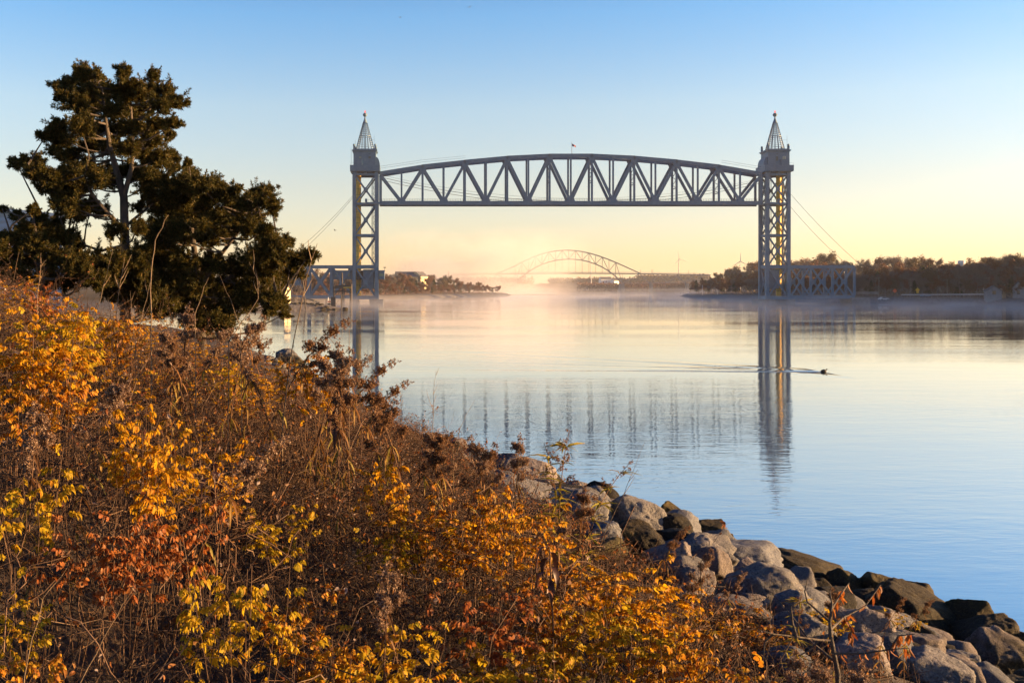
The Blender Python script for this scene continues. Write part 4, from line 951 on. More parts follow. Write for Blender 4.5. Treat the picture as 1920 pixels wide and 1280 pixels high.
# ================================================================== cedars on the bank
CED = leafmat('cedar_needles', [(0, (0.028, 0.032, 0.006)), (0.4, (0.052, 0.052, 0.009)), (0.75, (0.090, 0.072, 0.013)), (1, (0.15, 0.10, 0.022))], 0.35, 0.7)
def zc(x, y): return (x/2.327, 90+y/2.327)          # tracing coordinates -> photo pixels
def cedar(label, D, trunk, clumps, seed, depth=1.5, dens=2.1, infill=True):
    """trunk: list of polylines (traced points, with depth offsets), clumps: (x, y, r) traced foliage pads"""
    r = random.Random(seed); g = np.random.default_rng(seed)
    b0 = at(*zc(*trunk[0][0][:2]), D); b0.z = float(G(b0.x, b0.y))-.1
    root = empty('cedar_tree', b0); tag(root, label, 'tree', 'red cedars on the bank'); q = MB(); skeleton = []
    for line in trunk:
        pts = []
        for i, (x, y, rad, dy) in enumerate(line):
            p = at(*zc(x, y), D+dy)
            if i == 0 and line is trunk[0]: p = b0+Vector((0, dy, 0))
            pts.append(p-b0)
        q.tube(pts, [l[2]*.78 for l in line], 8)
        for a, b in zip(pts[:-1], pts[1:]):
            for t in (0, .25, .5, .75, 1): skeleton.append(a.lerp(b, t))
    trk = q.build('trunk', M['bark'], root, True)
    qb = MB(); parts = []; kk = D/F_PX/2.327
    extra = [(cx+r.uniform(-.75, .75)*cr, cy+r.uniform(-.3, .8)*cr, cr*.72) for cx, cy, cr in clumps if cr > 40 and infill and (cy > 560 or r.random() < .45)]
    for (cx, cy, cr) in clumps+extra:
        R_ = cr*kk*(.84 if cy < 560 else .93); dy = r.uniform(-1, 1)*depth
        c = at(*zc(cx, cy), D+dy)-b0
        best = min(skeleton, key=lambda s: (s-c).length+max(0, s.z-c.z+.15)*2.5)
        mid = best.lerp(c, .5)+Vector((r.gauss(0, .08), r.gauss(0, .08), -.08*(c-best).length))
        L = (c-best).length; qb.tube([best, best.lerp(mid, .5)+Vector((0, 0, -.02)), mid, mid.lerp(c, .55), c], [.014+.011*L, .012+.009*L, .010+.007*L, .009+.004*L, .007], 5)
        o = np.array(((c-best).normalized()+Vector((0, 0, .15))).normalized())
        nb = max(14, int(36*dens*(R_/.28)**1.4)); per = 84
        d = unit(o[None]*0.8+g.normal(size=(nb, 3))*0.6); Lb = R_*(.38+.8*g.random(nb)**2+.7*(g.random(nb) < .12)); st = np.array(c)[None]-o[None]*R_*.30+g.normal(size=(nb, 3))*R_*np.array([.40, .40, .27])
        t = g.random((nb, per))**.8; bend = np.array([0, 0, .12])[None, None]*(t[..., None]**2)*Lb[:, None, None]
        C = st[:, None]+d[:, None]*(t*Lb[:, None])[..., None]+bend+g.normal(size=(nb, per, 3))*R_*.075*(1.15-t[..., None])
        dd = unit(d[:, None]*.8+g.normal(size=(nb, per, 3))*.75+np.array([0, 0, .12])); n_ = unit(g.normal(size=(nb, per, 3)))
        sz = (.05+.07*g.random((nb, per)))*(1.1-.4*t)
        parts.append(slivers_np(C.reshape(-1, 3), dd.reshape(-1, 3), n_.reshape(-1, 3), sz.ravel(), sz.ravel()*(.15+.11*g.random(nb*per))))
        for i in range(0, nb, 3):
            a = Vector(st[i]); qb.tube([c, a.lerp(Vector(st[i]+d[i]*Lb[i]), .3), Vector(st[i]+d[i]*Lb[i]*.9)], [.007, .005, .002], 3, False)
    qb.build('branches', M['bark'], trk)
    V, F = cat_np(parts); link_mesh('foliage', mesh_np('foliage', V, F), CED, root)
    return len(F)
main_trunk = [[(548, 1180, .17, 0), (546, 1000, .15, 0), (545, 850, .135, 0), (540, 650, .115, 0), (510, 540, .09, .1), (478, 430, .075, .1), (458, 300, .05, 0), (445, 180, .03, 0), (400, 110, .012, 0)],
              [(540, 650, .085, 0), (575, 520, .065, -.2), (577, 380, .05, -.3), (570, 250, .035, -.3), (545, 120, .012, -.3)],
              [(577, 480, .05, -.2), (640, 400, .045, .2), (650, 290, .035, .3), (665, 180, .02, .3), (670, 110, .01, .3)],
              [(545, 800, .07, 0), (480, 730, .06, -.5), (400, 640, .045, -.8), (370, 560, .035, -1), (260, 590, .02, -1.1), (120, 510, .01, -1.2)],
              [(546, 860, .05, 0), (440, 885, .04, .6), (340, 850, .03, .9), (240, 830, .015, 1)],
              [(545, 780, .05, 0), (640, 700, .035, .6), (720, 640, .02, .9)]]
mainc = [(360,110,55),(415,125,45),(300,160,55),(385,185,65),(450,185,55),(540,108,40),(560,160,55),(520,200,55),(590,205,55),(670,120,34),(660,180,50),(722,188,45),(772,237,45),(700,245,55),(650,260,48),
 (265,205,36),(245,165,28),(330,240,55),(420,250,70),(500,270,62),(580,285,62),(250,340,46),(200,382,42),(270,400,64),(350,340,64),(430,350,62),(520,350,70),(600,350,62),(680,330,54),(755,332,40),(740,380,36),(660,400,54),
 (240,450,46),(310,460,56),(390,430,62),(470,430,56),(560,440,62),(640,470,58),(700,480,56),(752,480,46),(760,520,36),(70,500,36),(110,500,42),(155,500,42),(140,552,42),(190,552,46),(240,570,46),(190,612,36),(250,622,46),
 (310,540,56),(380,520,56),(420,560,56),(500,540,62),(580,540,62),(650,560,58),(700,580,46),(640,605,44),(300,620,54),(360,600,46),(250,672,46),(300,692,46),(340,722,56),(400,680,44),(440,720,40),
 (610,690,34),(500,800,40),(600,780,40),(640,900,76),(560,910,66),(500,940,76),(600,980,86),(700,1000,86),(600,1080,86),(700,1100,86),(520,1050,80),(440,1000,70)]
rightc = [(818,530,34),(822,500,20),(840,570,46),(800,600,56),(870,600,54),(930,592,46),(730,640,44),(780,660,56),(850,660,56),(920,650,56),(990,640,46),(1022,622,30),(660,650,36),(700,700,56),(780,730,64),(860,740,64),(940,740,56),(1000,720,54),(1060,690,56),(1120,650,50),(1170,622,36),(1160,670,46),(1100,722,54),(1050,770,54),(1120,790,50),(1160,790,36),(980,800,62),(900,820,64),(820,820,64),(740,800,64),(680,780,52),
 (1200,860,54),(1250,843,36),(1160,880,54),(1100,912,54),(1200,930,54),(1260,920,46),(1320,930,40),(1352,900,30),(1290,980,40),(1230,1000,46),(1150,980,64),(1080,960,64),(1000,955,64),(930,930,50),(880,960,62),(800,935,62),(740,900,62),(680,860,52),
 (800,1020,86),(900,1040,76),(1000,1040,76),(1100,1060,66),(1180,1060,46),(1222,1110,46),(1180,1130,46),(1240,1162,26),(1000,1130,66),(900,1130,76),(800,1120,86),(860,1200,70),(960,1200,60)]
right_trunk = [[(880, 1210, .13, .3), (870, 1050, .11, .3), (850, 900, .09, .3), (830, 750, .06, .3), (822, 620, .03, .3), (818, 510, .01, .3)],
               [(870, 1050, .08, .3), (950, 920, .06, 0), (1040, 800, .045, -.3), (1110, 700, .03, -.5), (1175, 625, .01, -.6)],
               [(870, 1080, .07, .3), (1000, 1000, .055, .8), (1140, 950, .04, 1), (1260, 930, .025, 1), (1350, 905, .01, 1)],
               [(872, 1120, .06, .3), (1050, 1080, .04, -.4), (1220, 1110, .02, -.6)]]
leftc = [(20,700,24),(80,735,40),(140,705,28),(170,750,40),(110,790,56),(182,800,56),(60,830,54),(150,860,72),(240,830,64),(300,830,60),(250,772,44),(330,880,62),(240,910,72),(150,930,72),(60,920,72),(0,880,54),(330,950,72),(420,930,60),(0,960,70),(100,1000,80),(200,1000,80),(300,1010,80),(400,1010,70),(10,820,34)]
left_trunk = [[(190, 1180, .12, 0), (180, 1000, .10, 0), (165, 880, .08, 0), (150, 780, .05, 0), (140, 690, .012, 0)], [(180, 980, .06, 0), (300, 920, .04, .4), (400, 930, .02, .5)], [(180, 960, .06, 0), (70, 880, .04, -.4), (10, 700, .015, -.5)]]
nf = cedar('tallest dark red cedar with several upright leaders and a long limb reaching left', 22.0, main_trunk, mainc, 3)
nf += cedar('lower red cedar with branches sweeping right over the water beside the tallest cedar', 22.4, right_trunk, rightc, 4)
nf += cedar('low bushy red cedar at the left edge in front of the blue-grey hall', 21.5, left_trunk, [(a, b, c*.85) for a, b, c in leftc], 5, infill=False)
print('cedar faces', nf)

# ================================================================== riprap boulders
def rock_mat(name, stops, dark, tide, lich=None):
    m, n, l = new_mat(name); geo = n.new('ShaderNodeNewGeometry'); oi = n.new('ShaderNodeObjectInfo')
    tcr = n.new('ShaderNodeTexCoord'); va = n.new('ShaderNodeVectorMath'); va.operation = 'ADD'; l.new(tcr.outputs['Object'], va.inputs[0])
    cmb = n.new('ShaderNodeCombineXYZ'); mm = n.new('ShaderNodeMath'); mm.operation = 'MULTIPLY'; mm.inputs[1].default_value = 57; l.new(oi.outputs['Random'], mm.inputs[0]); l.new(mm.outputs[0], cmb.inputs[0]); l.new(cmb.outputs[0], va.inputs[1])
    v = va.outputs[0]
    big = noise_node(n, l, 2.2, 5, 0.65, vec=v); fine = noise_node(n, l, 42, 3, 0.8, vec=v); vor = n.new('ShaderNodeTexVoronoi'); vor.inputs['Scale'].default_value = 70; l.new(v, vor.inputs['Vector'])
    base = ramp(n, l, big.outputs['Fac'], stops)
    sp = ramp(n, l, fine.outputs['Fac'], [(0.36, (0.35, 0.33, 0.32)), (0.47, (0.95, 0.95, 0.95)), (0.58, (1.05, 1.03, 1.0)), (0.66, (1.5, 1.45, 1.4))])
    mA = n.new('ShaderNodeMix'); mA.data_type = 'RGBA'; mA.blend_type = 'MULTIPLY'; mA.inputs[0].default_value = 1; l.new(base, mA.inputs[6]); l.new(sp, mA.inputs[7])
    hv = n.new('ShaderNodeHueSaturation'); l.new(mA.outputs[2], hv.inputs['Color']); vr = n.new('ShaderNodeMapRange'); vr.inputs['To Min'].default_value = 0.75; vr.inputs['To Max'].default_value = 1.25; l.new(oi.outputs['Random'], vr.inputs['Value']); l.new(vr.outputs[0], hv.inputs['Value'])
    # seaweed and tide stain below the high-water line
    sep = n.new('ShaderNodeSeparateXYZ'); l.new(geo.outputs['Position'], sep.inputs[0])
    ad = n.new('ShaderNodeMath'); ad.operation = 'MULTIPLY_ADD'; ad.inputs[1].default_value = 0.9; l.new(big.outputs['Fac'], ad.inputs[0]); l.new(sep.outputs['Z'], ad.inputs[2])
    mr = n.new('ShaderNodeMapRange'); mr.inputs['From Min'].default_value = tide+.35; mr.inputs['From Max'].default_value = tide+.75; l.new(ad.outputs[0], mr.inputs['Value'])
    mB = n.new('ShaderNodeMix'); mB.data_type = 'RGBA'; l.new(mr.outputs[0], mB.inputs[0]); l.new(ramp(n, l, fine.outputs['Fac'], dark), mB.inputs[6]); l.new(hv.outputs[0], mB.inputs[7])
    p = n.new('ShaderNodeBsdfPrincipled'); p.inputs['Roughness'].default_value = 0.85; p.inputs['Specular IOR Level'].default_value = 0.25; l.new(mB.outputs[2], p.inputs['Base Color'])
    b = n.new('ShaderNodeBump'); b.inputs['Strength'].default_value = 1.0; b.inputs['Distance'].default_value = 0.045
    mh = n.new('ShaderNodeMath'); mh.operation = 'MULTIPLY_ADD'; mh.inputs[1].default_value = 0.35; l.new(fine.outputs['Fac'], mh.inputs[0]); n2 = noise_node(n, l, 9, 6, 0.7, vec=v); l.new(n2.outputs['Fac'], mh.inputs[2]); l.new(mh.outputs[0], b.inputs['Height']); l.new(b.outputs[0], p.inputs['Normal'])
    out(n, l, p.outputs[0]); return m
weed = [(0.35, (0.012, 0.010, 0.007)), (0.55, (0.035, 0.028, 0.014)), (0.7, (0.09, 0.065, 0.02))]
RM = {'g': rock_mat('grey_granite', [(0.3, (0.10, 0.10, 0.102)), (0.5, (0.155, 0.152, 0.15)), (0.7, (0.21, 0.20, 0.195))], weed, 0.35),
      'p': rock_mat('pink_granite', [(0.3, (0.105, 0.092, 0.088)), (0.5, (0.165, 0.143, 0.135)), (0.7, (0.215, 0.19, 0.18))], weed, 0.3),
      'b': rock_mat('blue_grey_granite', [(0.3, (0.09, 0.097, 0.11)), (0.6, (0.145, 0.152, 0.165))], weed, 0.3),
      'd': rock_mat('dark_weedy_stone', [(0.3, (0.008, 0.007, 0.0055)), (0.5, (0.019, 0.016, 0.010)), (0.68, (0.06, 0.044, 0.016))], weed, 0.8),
      'm': rock_mat('mossy_stone', [(0.3, (0.03, 0.026, 0.011)), (0.55, (0.075, 0.06, 0.02)), (0.7, (0.14, 0.10, 0.03))], weed, 0.3)}
def ico_dirs(sub):
    bm = bmesh.new(); bmesh.ops.create_icosphere(bm, subdivisions=sub, radius=1.0); bm.verts.ensure_lookup_table()
    V = np.array([v.co[:] for v in bm.verts]); F = np.array([[v.index for v in f.verts] for f in bm.faces]); bm.free(); return unit(V), F
ICO4, ICOF4 = ico_dirs(5); ICO3, ICOF3 = ico_dirs(4)
def rock_mesh(seed, w, d, h, round_=0.5, fine=True):
    g = np.random.default_rng(seed); V, F = (ICO4, ICOF4) if fine else (ICO3, ICOF3)
    nrm = unit(np.concatenate([np.array([[0, 0, 1.], [1, 0, .15], [-1, 0, .2], [0, -1, .25], [0, 1, .2], [0, 0, -1]])+g.normal(size=(6, 3))*.26, g.normal(size=(int(12+7*round_), 3))]))
    dist = np.concatenate([.80+.12*g.random(6),   .84+.18*g.random(len(nrm)-6)])
    dots = V@nrm.T; s = np.where(dots > 1e-3, dist[None]/np.maximum(dots, 1e-3), 99.0)
    p = 9+40*(1-round_)**1.5; rad = (s**-p).sum(1)**(-1/p)
    ph = g.random(3)*50
    nz = np.array([mnoise.fractal(Vector(v*1.6+ph), 1.0, 2.0, 4)*.06+mnoise.fractal(Vector(v*5+ph), .8, 2.1, 5)*.045-.10*max(0, .10-abs(mnoise.noise(Vector(v*2.3+ph*2))))*5*.5 for v in V])
    rad = rad*(1+nz); P = V*rad[:, None]*np.array([w/2, d/2, h/2])/0.86
    return mesh_np('boulder', P, F, True)
def march(px, py, surf, d0=1.3, d1=90, step=.03):
    Ds = np.arange(d0, d1, step); X = (px-CX)/F_PX*Ds; Z = EYE+(HY-py)/F_PX*Ds; s = surf(X, Ds)
    k = np.where(Z <= s)[0]
    return (X[k[0]], Ds[k[0]], Z[k[0]]) if len(k) else None
ROCKS = [ # centre px, py, width, height in the photo, kind, roundness, roll (deg), label
 (853,876,66,46,'p',.3,8,'pinkish boulder highest up the bank, half hidden behind goldenrod plumes'),
 (950,872,54,34,'p',.2,-8,'reddish flat-faced slab behind the peaked boulder at the water line'),
 (996,890,94,46,'p',.15,10,'faceted pinkish boulder with a low peak, left of the tall green goldenrod'),
 (943,903,68,34,'p',.2,18,'wedge-shaped tan boulder leaning under the peaked pinkish boulder'),
 (1025,913,50,26,'p',.3,0,'small brown stone right under the peaked pinkish boulder'),
 (1076,912,26,20,'p',.4,0,'little pinkish stone showing between the stems of the green goldenrod'),
 (1072,928,92,26,'d',.4,4,'dark low stone in the shade between the pale dome and the water'),
 (996,942,124,66,'g',.8,14,'smooth pale grey dome of granite sloping to the right, largest of the upper boulders'),
 (1097,960,98,68,'g',.6,-14,'cracked grey boulder behind the leaning green goldenrod'),
 (1127,1003,80,44,'b',.6,-4,'blue-grey rounded block in the shade below the cracked grey boulder'),
 (1194,972,108,68,'g',.45,16,'big pale grey boulder with a rounded top and a dark weedy underside'),
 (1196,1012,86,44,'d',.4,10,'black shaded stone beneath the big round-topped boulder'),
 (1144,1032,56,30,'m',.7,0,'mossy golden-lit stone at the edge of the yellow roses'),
 (1267,967,48,30,'m',.5,20,'brown stone with a pointed top against the water'),
 (1265,986,64,36,'d',.5,14,'dark brown stone below the pointed one at the water edge'),
 (1333,991,54,26,'d',.1,-6,'black angular stone with a lit right tip at the water edge'),
 (1273,1014,62,36,'d',.3,0,'dark wet block just right of the big round-topped boulder'),
 (1313,1010,36,20,'d',.4,0,'small dark stone under the black angular one'),
 (1350,1014,56,26,'d',.4,8,'dark smooth stone beside the water, left of a low flat one'),
 (1392,1025,38,14,'d',.1,4,'low flat black stone jutting into the water'),
 (1390,1048,146,50,'b',.25,5,'broad blue-grey slab with a straight top edge by the water'),
 (1311,1030,66,38,'g',.6,0,'pale frosted stone left of the broad blue-grey slab'),
 (1256,1044,78,34,'p',.4,-8,'frosted pinkish stone above the yellow rose leaves'),
 (1475,1047,32,16,'d',.4,0,'small black stone at the right end of the blue-grey slab'),
 (1520,1060,58,28,'d',.5,16,'brown stone peeping over the long dark boulder at the water edge'),
 (1512,1080,172,52,'d',.3,20,'long dark boulder sloping down to the right, largest of the dark ones'),
 (1584,1100,58,48,'m',.3,24,'mossy green-gold end stone at the foot of the long dark boulder'),
 (1442,1102,128,58,'g',.55,4,'frosted oval granite boulder in front of the long dark one'),
 (1406,1074,48,28,'p',.5,14,'small pale stone behind the frosted oval boulder'),
 (1304,1095,74,50,'p',.4,26,'sunlit striped boulder slanting down right, above the roses'),
 (1293,1118,56,36,'p',.7,0,'rounded sunlit stone in front of the striped boulder'),
 (1415,1130,52,26,'p',.8,6,'little egg-shaped stone below the frosted oval boulder'),
 (1377,1148,112,34,'p',.15,6,'flat brownish slab behind the rose leaves'),
 (1490,1140,72,46,'g',.7,0,'grey rounded stone under the dead sapling\'s left branches'),
 (1650,1103,64,42,'m',.6,4,'grey-green rounded boulder standing against the water'),
 (1607,1099,32,26,'d',.5,0,'small dark stone left of the grey-green rounded boulder'),
 (1560,1132,82,48,'d',.6,12,'black rounded boulder behind the dead sapling'),
 (1617,1130,50,36,'d',.3,0,'black stone wedged under the grey-green rounded boulder'),
 (1722,1113,54,28,'d',.4,18,'dark brown stone at the water behind the rusty flower plumes'),
 (1735,1160,172,66,'d',.3,24,'huge dark boulder sloping right with a weedy gold edge'),
 (1822,1164,76,48,'m',.4,24,'golden weed-covered stone at the water, right of the huge dark boulder'),
 (1858,1192,104,50,'d',.5,-16,'dark rounded boulder behind the speckled block at the right edge'),
 (1880,1240,118,80,'p',.3,2,'large speckled pinkish block at the right edge'),
 (1628,1196,110,82,'p',.85,10,'big smooth pinkish egg-shaped boulder behind the dead sapling'),
 (1614,1236,100,62,'p',.8,8,'sunlit pinkish boulder in front of the big egg-shaped one'),
 (1504,1196,102,72,'g',.6,4,'grey boulder behind the left limb of the dead sapling'),
 (1725,1214,84,44,'p',.6,10,'tan stone between the egg-shaped boulder and the right edge block'),
 (1745,1195,100,30,'p',.3,24,'brown slab slanting right above the tan stone'),
 (1690,1172,98,34,'g',.3,18,'frosted slab with striped top in front of the huge dark boulder'),
 (1756,1262,124,54,'g',.4,6,'pale grey slab near the bottom edge left of the speckled block'),
 (1800,1243,62,36,'g',.5,0,'grey-brown stone leaning on the speckled block at the right edge'),
 (1917,1199,30,22,'d',.5,0,'small black stone at the very right edge by the water'),
 (1478,1246,86,48,'b',.5,0,'blue-grey stone low under the trunk of the dead sapling'),
 (540,676,48,34,'g',.4,30,'boulder sloping to the water beside the cedar'),
 (566,694,30,20,'m',.5,24,'small sunlit stone at the water edge beside the cedar')]
rip = lambda X, Y: np.maximum(G(X, Y)+.12, .12)
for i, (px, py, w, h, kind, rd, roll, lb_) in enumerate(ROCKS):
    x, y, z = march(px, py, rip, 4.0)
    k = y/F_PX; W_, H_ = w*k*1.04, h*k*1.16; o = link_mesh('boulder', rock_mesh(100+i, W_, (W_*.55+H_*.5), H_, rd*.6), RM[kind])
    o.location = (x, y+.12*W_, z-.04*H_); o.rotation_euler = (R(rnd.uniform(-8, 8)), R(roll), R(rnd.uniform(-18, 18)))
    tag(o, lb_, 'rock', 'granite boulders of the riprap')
fill = [rock_mesh(900+i, 1, .9, .75, .35+.1*(i % 4), False) for i in range(6)]
fm = {}
nfill = 0
for i in range(900):
    if nfill >= 270: break
    y = rnd.uniform(4.5, 34) if i % 4 else rnd.uniform(34, 75); t = rnd.uniform(-1.0, 6.9)
    # step inland from the shoreline
    xs_ = np.linspace(-36, 20, 561); dd = d_left(xs_, np.full(561, y)); j = int(np.argmin(np.abs(dd-t))); x = float(xs_[j])
    px = CX+x/y*F_PX
    if px < 500 or px > 2000 or (t > 4.6 and y < 9) or (px < 820 and y < 34): continue
    s = rnd.uniform(.3, .62); kind = 'd' if t < 1.6 else rnd.choice(['g', 'p', 'd', 'b']); key = (i % 6, kind)
    if key not in fm:
        me = fill[i % 6].copy(); me.materials.clear(); me.materials.append(RM[kind]); fm[key] = me
    o = bpy.data.objects.new('filler_stone', fm[key]); COL.objects.link(o); o.scale = (s, s, s)
    o.location = (x, y, float(G(x, y))+.02*s); o.rotation_euler = (rnd.uniform(-.4, .4), rnd.uniform(-.4, .4), rnd.uniform(0, 6.28)); nfill += 1
    tag(o, 'small stone filling a gap between the larger boulders', 'rock', 'small filler stones of the riprap')

for i in range(26):
    px = 548+i*3.9+rnd.uniform(-2, 2); y = rnd.uniform(264, 272) if px > 590 else rnd.uniform(268, 282); x = (px-CX)/F_PX*y; g0 = float(GF(x, y))
    if g0 < -.6: continue
    s = rnd.uniform(.8, 1.5); key = (i % 6, 'd')
    if key not in fm:
        me = fill[i % 6].copy(); me.materials.clear(); me.materials.append(RM['d']); fm[key] = me
    o = bpy.data.objects.new('shore_stone', fm[key]); COL.objects.link(o); o.scale = (s, s, s*.7); o.location = (x, y, g0+.1); o.rotation_euler = (0, 0, rnd.uniform(0, 6)); tag(o, 'dark stone along the low tip of the left shore beyond the cedars', 'rock', 'dark stones along the left shore tip')
# ================================================================== the thicket on the bank
def Hn(x, y): return .8+.22*np.sin(x*2.3+y*1.1)+.16*np.sin(x*-3.9+y*3.1+1)+.1*np.sin(x*7.7+y*5.3)
def D_(x, y): return d_left(x, y)+1.3*np.clip((11-np.asarray(y))/5, 0, 1)+1.5*np.clip((np.asarray(y)-10)/4, 0, 1)
def H(x, y):
    d = D_(x, y); h = np.interp(d, [6.4, 7.3, 8.5, 10, 12, 14], [.0, .30, .78, .98, 1.06, 1.1])
    return h*Hn(x, y)*np.clip(np.asarray(y)/4.2, .62, 1)
def top(x, y): return G(x, y)+H(x, y)
def in_view(x, y, m=.25): return (np.abs(x-(960-CX)/F_PX*y) < (y*.5143+m)) & (y > 1.5)
def sample(n, ymax=13.0, dmin=6.3, pw=.62):
    xs_, ys_ = [], []
    c = 0
    while c < n:
        y = 1.6+(ymax-1.6)*rng.random(n*3)**pw; x = (rng.random(n*3)*2-1)*(ymax*.53)+(960-CX)/F_PX*y; k = in_view(x, y); x, y = x[k], y[k]; k = D_(x, y) > dmin; x, y = x[k], y[k]; xs_.append(x); ys_.append(y); c += len(x)
    return np.concatenate(xs_)[:n], np.concatenate(ys_)[:n]
def stems(n, ymax, lo, hi, r0, r1, tilt, K=6, curl=.10):
    x, y = sample(n, ymax); g = G(x, y); h = H(x, y)*(lo+(hi-lo)*rng.random(n))
    a = rng.random(n)*2*np.pi; tl = np.clip(np.abs(rng.normal(size=n))*tilt, 0, 1.05); d = np.stack([np.cos(a)*np.sin(tl), np.sin(a)*np.sin(tl), np.cos(tl)], -1)
    t = np.linspace(0, 1, K); L = h*1.08
    P = np.stack([x, y, g], -1)[:, None]+d[:, None]*(t[None, :, None]*L[:, None, None])
    wv_ = np.cumsum(rng.normal(size=(n, K, 3))*curl, 1); wv_ -= wv_[:, :1]; P = P+np.clip(wv_, -.42, .42)*L[:, None, None]*.55
    sag = np.stack([d[:, 0], d[:, 1], -np.ones(n)*.5], -1)[:, None]*(t**2)[None, :, None]*(L*.15*rng.random(n))[:, None, None]; P = P+sag
    return P, (r0+(r1-r0)*t)[None]*(.7+.7*rng.random((n, 1)))
def twigs_from(P, per, L0, r0, K=4):
    N, KK, _ = P.shape; idx = rng.integers(0, N, N*per); tt = 1.2+rng.random(N*per)*(KK-2.25); i = np.floor(tt).astype(int); f = (tt-i)[:, None]
    b = P[idx, i]*(1-f)+P[idx, i+1]*f; d = unit(unit(P[idx, i+1]-P[idx, i])*.7+rng.normal(size=(N*per, 3))*.65+np.array([0, 0, .12])); L = L0*(.4+rng.random(N*per))
    t = np.linspace(0, 1, K); Q = b[:, None]+d[:, None]*(t[None, :, None]*L[:, None, None]); w_ = np.cumsum(rng.normal(size=(N*per, K, 3))*.22, 1); w_ -= w_[:, :1]; Q = Q+w_*L[:, None, None]*.55
    return Q, (r0*(1-.65*t))[None]*(.7+.7*rng.random((N*per, 1)))
TW = leafmat('rose_canes', [(0, (0.022, 0.013, 0.010)), (0.4, (0.05, 0.029, 0.018)), (0.7, (0.10, 0.058, 0.034)), (0.9, (0.15, 0.095, 0.06)), (1, (0.21, 0.15, 0.10))], 0.0, 0.8)
P1, R1 = stems(11000, 18.0, .45, 1.0, .0032, .0013, .95, 8, .24)
Q1, q1 = twigs_from(P1, 8, .17, .0015, 5)
Q2, q2 = twigs_from(P1, 7, .08, .0010)
def tangle(n):
    x, y = sample(n, 13.5); t = np.linspace(0, 1, 7); a = rng.random(n)*6.28; el = rng.normal(size=n)*.42; L = .22+.45*rng.random(n)
    z = G(x, y)+H(x, y)*(.30+.62*rng.random(n)); d = np.stack([np.cos(a)*np.cos(el), np.sin(a)*np.cos(el), np.sin(el)], -1)
    w_ = np.cumsum(rng.normal(size=(n, 7, 3))*.11, 1); w_ -= w_[:, 3:4]
    P = np.stack([x, y, z], -1)[:, None]+d[:, None]*((t-.5)[None, :, None]*L[:, None, None])+w_*L[:, None, None]*.6
    return P, (.0026*(1-.6*t))[None]*(.6+.7*rng.random((n, 1)))
Q3, q3 = tangle(12000)
V, F = cat_np([tubes_np(P1, R1, 4), tubes_np(Q1, q1, 3), tubes_np(Q2, q2, 3), tubes_np(Q3, q3, 3)])
tag(link_mesh('rose_thicket', mesh_np('rose_thicket', V, F), TW), 'tangle of bare brown rose canes and twigs covering the bank', 'thicket', kind='stuff')
def tips_of(P): return P[:, -1], unit(P[:, -1]-P[:, -2])
def scatter_leaves(n, L, spread, seed, ymax=13, bias=.35):
    """single withered leaves hanging from the twigs"""
    src = np.concatenate([Q1[:, 1:].reshape(-1, 3), Q2[:, 1:].reshape(-1, 3)]); k = in_view(src[:, 0], src[:, 1]); src = src[k]
    rel_ = (src[:, 2]-G(src[:, 0], src[:, 1]))/np.maximum(H(src[:, 0], src[:, 1]), .05); w_ = np.clip(rel_, 0, 1.2)**1.5; cdf = np.cumsum(w_); cdf /= cdf[-1]
    b = src[np.searchsorted(cdf, rng.random(n))]; d = unit(rng.normal(size=(n, 3))*spread+np.array([.1, -.2, -.5])); s = L*(.55+.8*rng.random(n))
    return leaves_np(b, d, unit(rng.normal(size=(n, 3))+np.array([0, 0, .5])), s, s*(.5+.25*rng.random(n)), .7, .5)
WL = leafmat('withered_leaves', [(0, (0.10, 0.032, 0.014)), (0.25, (0.20, 0.07, 0.022)), (0.5, (0.30, 0.12, 0.035)), (0.75, (0.36, 0.19, 0.06)), (0.9, (0.24, 0.15, 0.10)), (1, (0.50, 0.42, 0.37))], 0.45)
V, F = scatter_leaves(46000, .021, .9, 1)
tag(link_mesh('withered_leaves', mesh_np('withered_leaves', V, F), WL), 'shrivelled brown and rust leaves clinging all through the rose canes', 'leaves', kind='stuff')
def compound(C, D, Nn, g, scale=1.0):
    """pinnate rose leaves: seven oval leaflets on each rachis"""
    n = len(C); D = unit(D); Sd = unit(np.cross(D, Nn)); Nn = np.cross(Sd, D); out_ = []
    for i, (t, s) in enumerate(((.30, 1), (.30, -1), (.58, 1), (.58, -1), (.84, 1), (.84, -1), (1.0, 0))):
        L = .105*scale*np.ones(n); droop = -.32*(t**2)*.105*scale
        b = C+D*(t*.105*scale)+Nn*droop; d = D*(.55 if s else 1)+Sd*s*.85-Nn*(.35+.25*g.random((n, 1)))+g.normal(size=(n, 3))*.13
        l_ = .043*scale*(.8+.4*g.random(n))*(1.08 if s == 0 else 1); out_.append(leaves_np(b, d, Nn+g.normal(size=(n, 3))*.2, l_, l_*.74, .5, .45))
    P = C[:, None]+D[:, None]*(np.array([0, .5, 1.0])[None, :, None]*.105*scale)-Nn[:, None]*(.32*np.array([0, .25, 1.0])[None, :, None]*.105*scale)
    return cat_np(out_), (P, np.full((n, 3), .0011))
YEL = leafmat('yellow_rose_leaves', [(0, (0.46, 0.22, 0.010)), (0.3, (0.64, 0.34, 0.012)), (0.6, (0.72, 0.45, 0.02)), (0.85, (0.56, 0.23, 0.012)), (1, (0.58, 0.44, 0.03))], 0.58)
GRN = leafmat('yellow_green_rose_leaves', [(0, (0.42, 0.28, 0.012)), (0.35, (0.56, 0.39, 0.02)), (0.65, (0.66, 0.43, 0.02)), (0.85, (0.36, 0.31, 0.02)), (1, (0.60, 0.28, 0.015))], 0.58)
ORA = leafmat('orange_rose_leaves', [(0, (0.30, 0.10, 0.012)), (0.3, (0.46, 0.19, 0.015)), (0.6, (0.56, 0.29, 0.02)), (0.85, (0.62, 0.38, 0.03)), (1, (0.24, 0.09, 0.02))], 0.5)
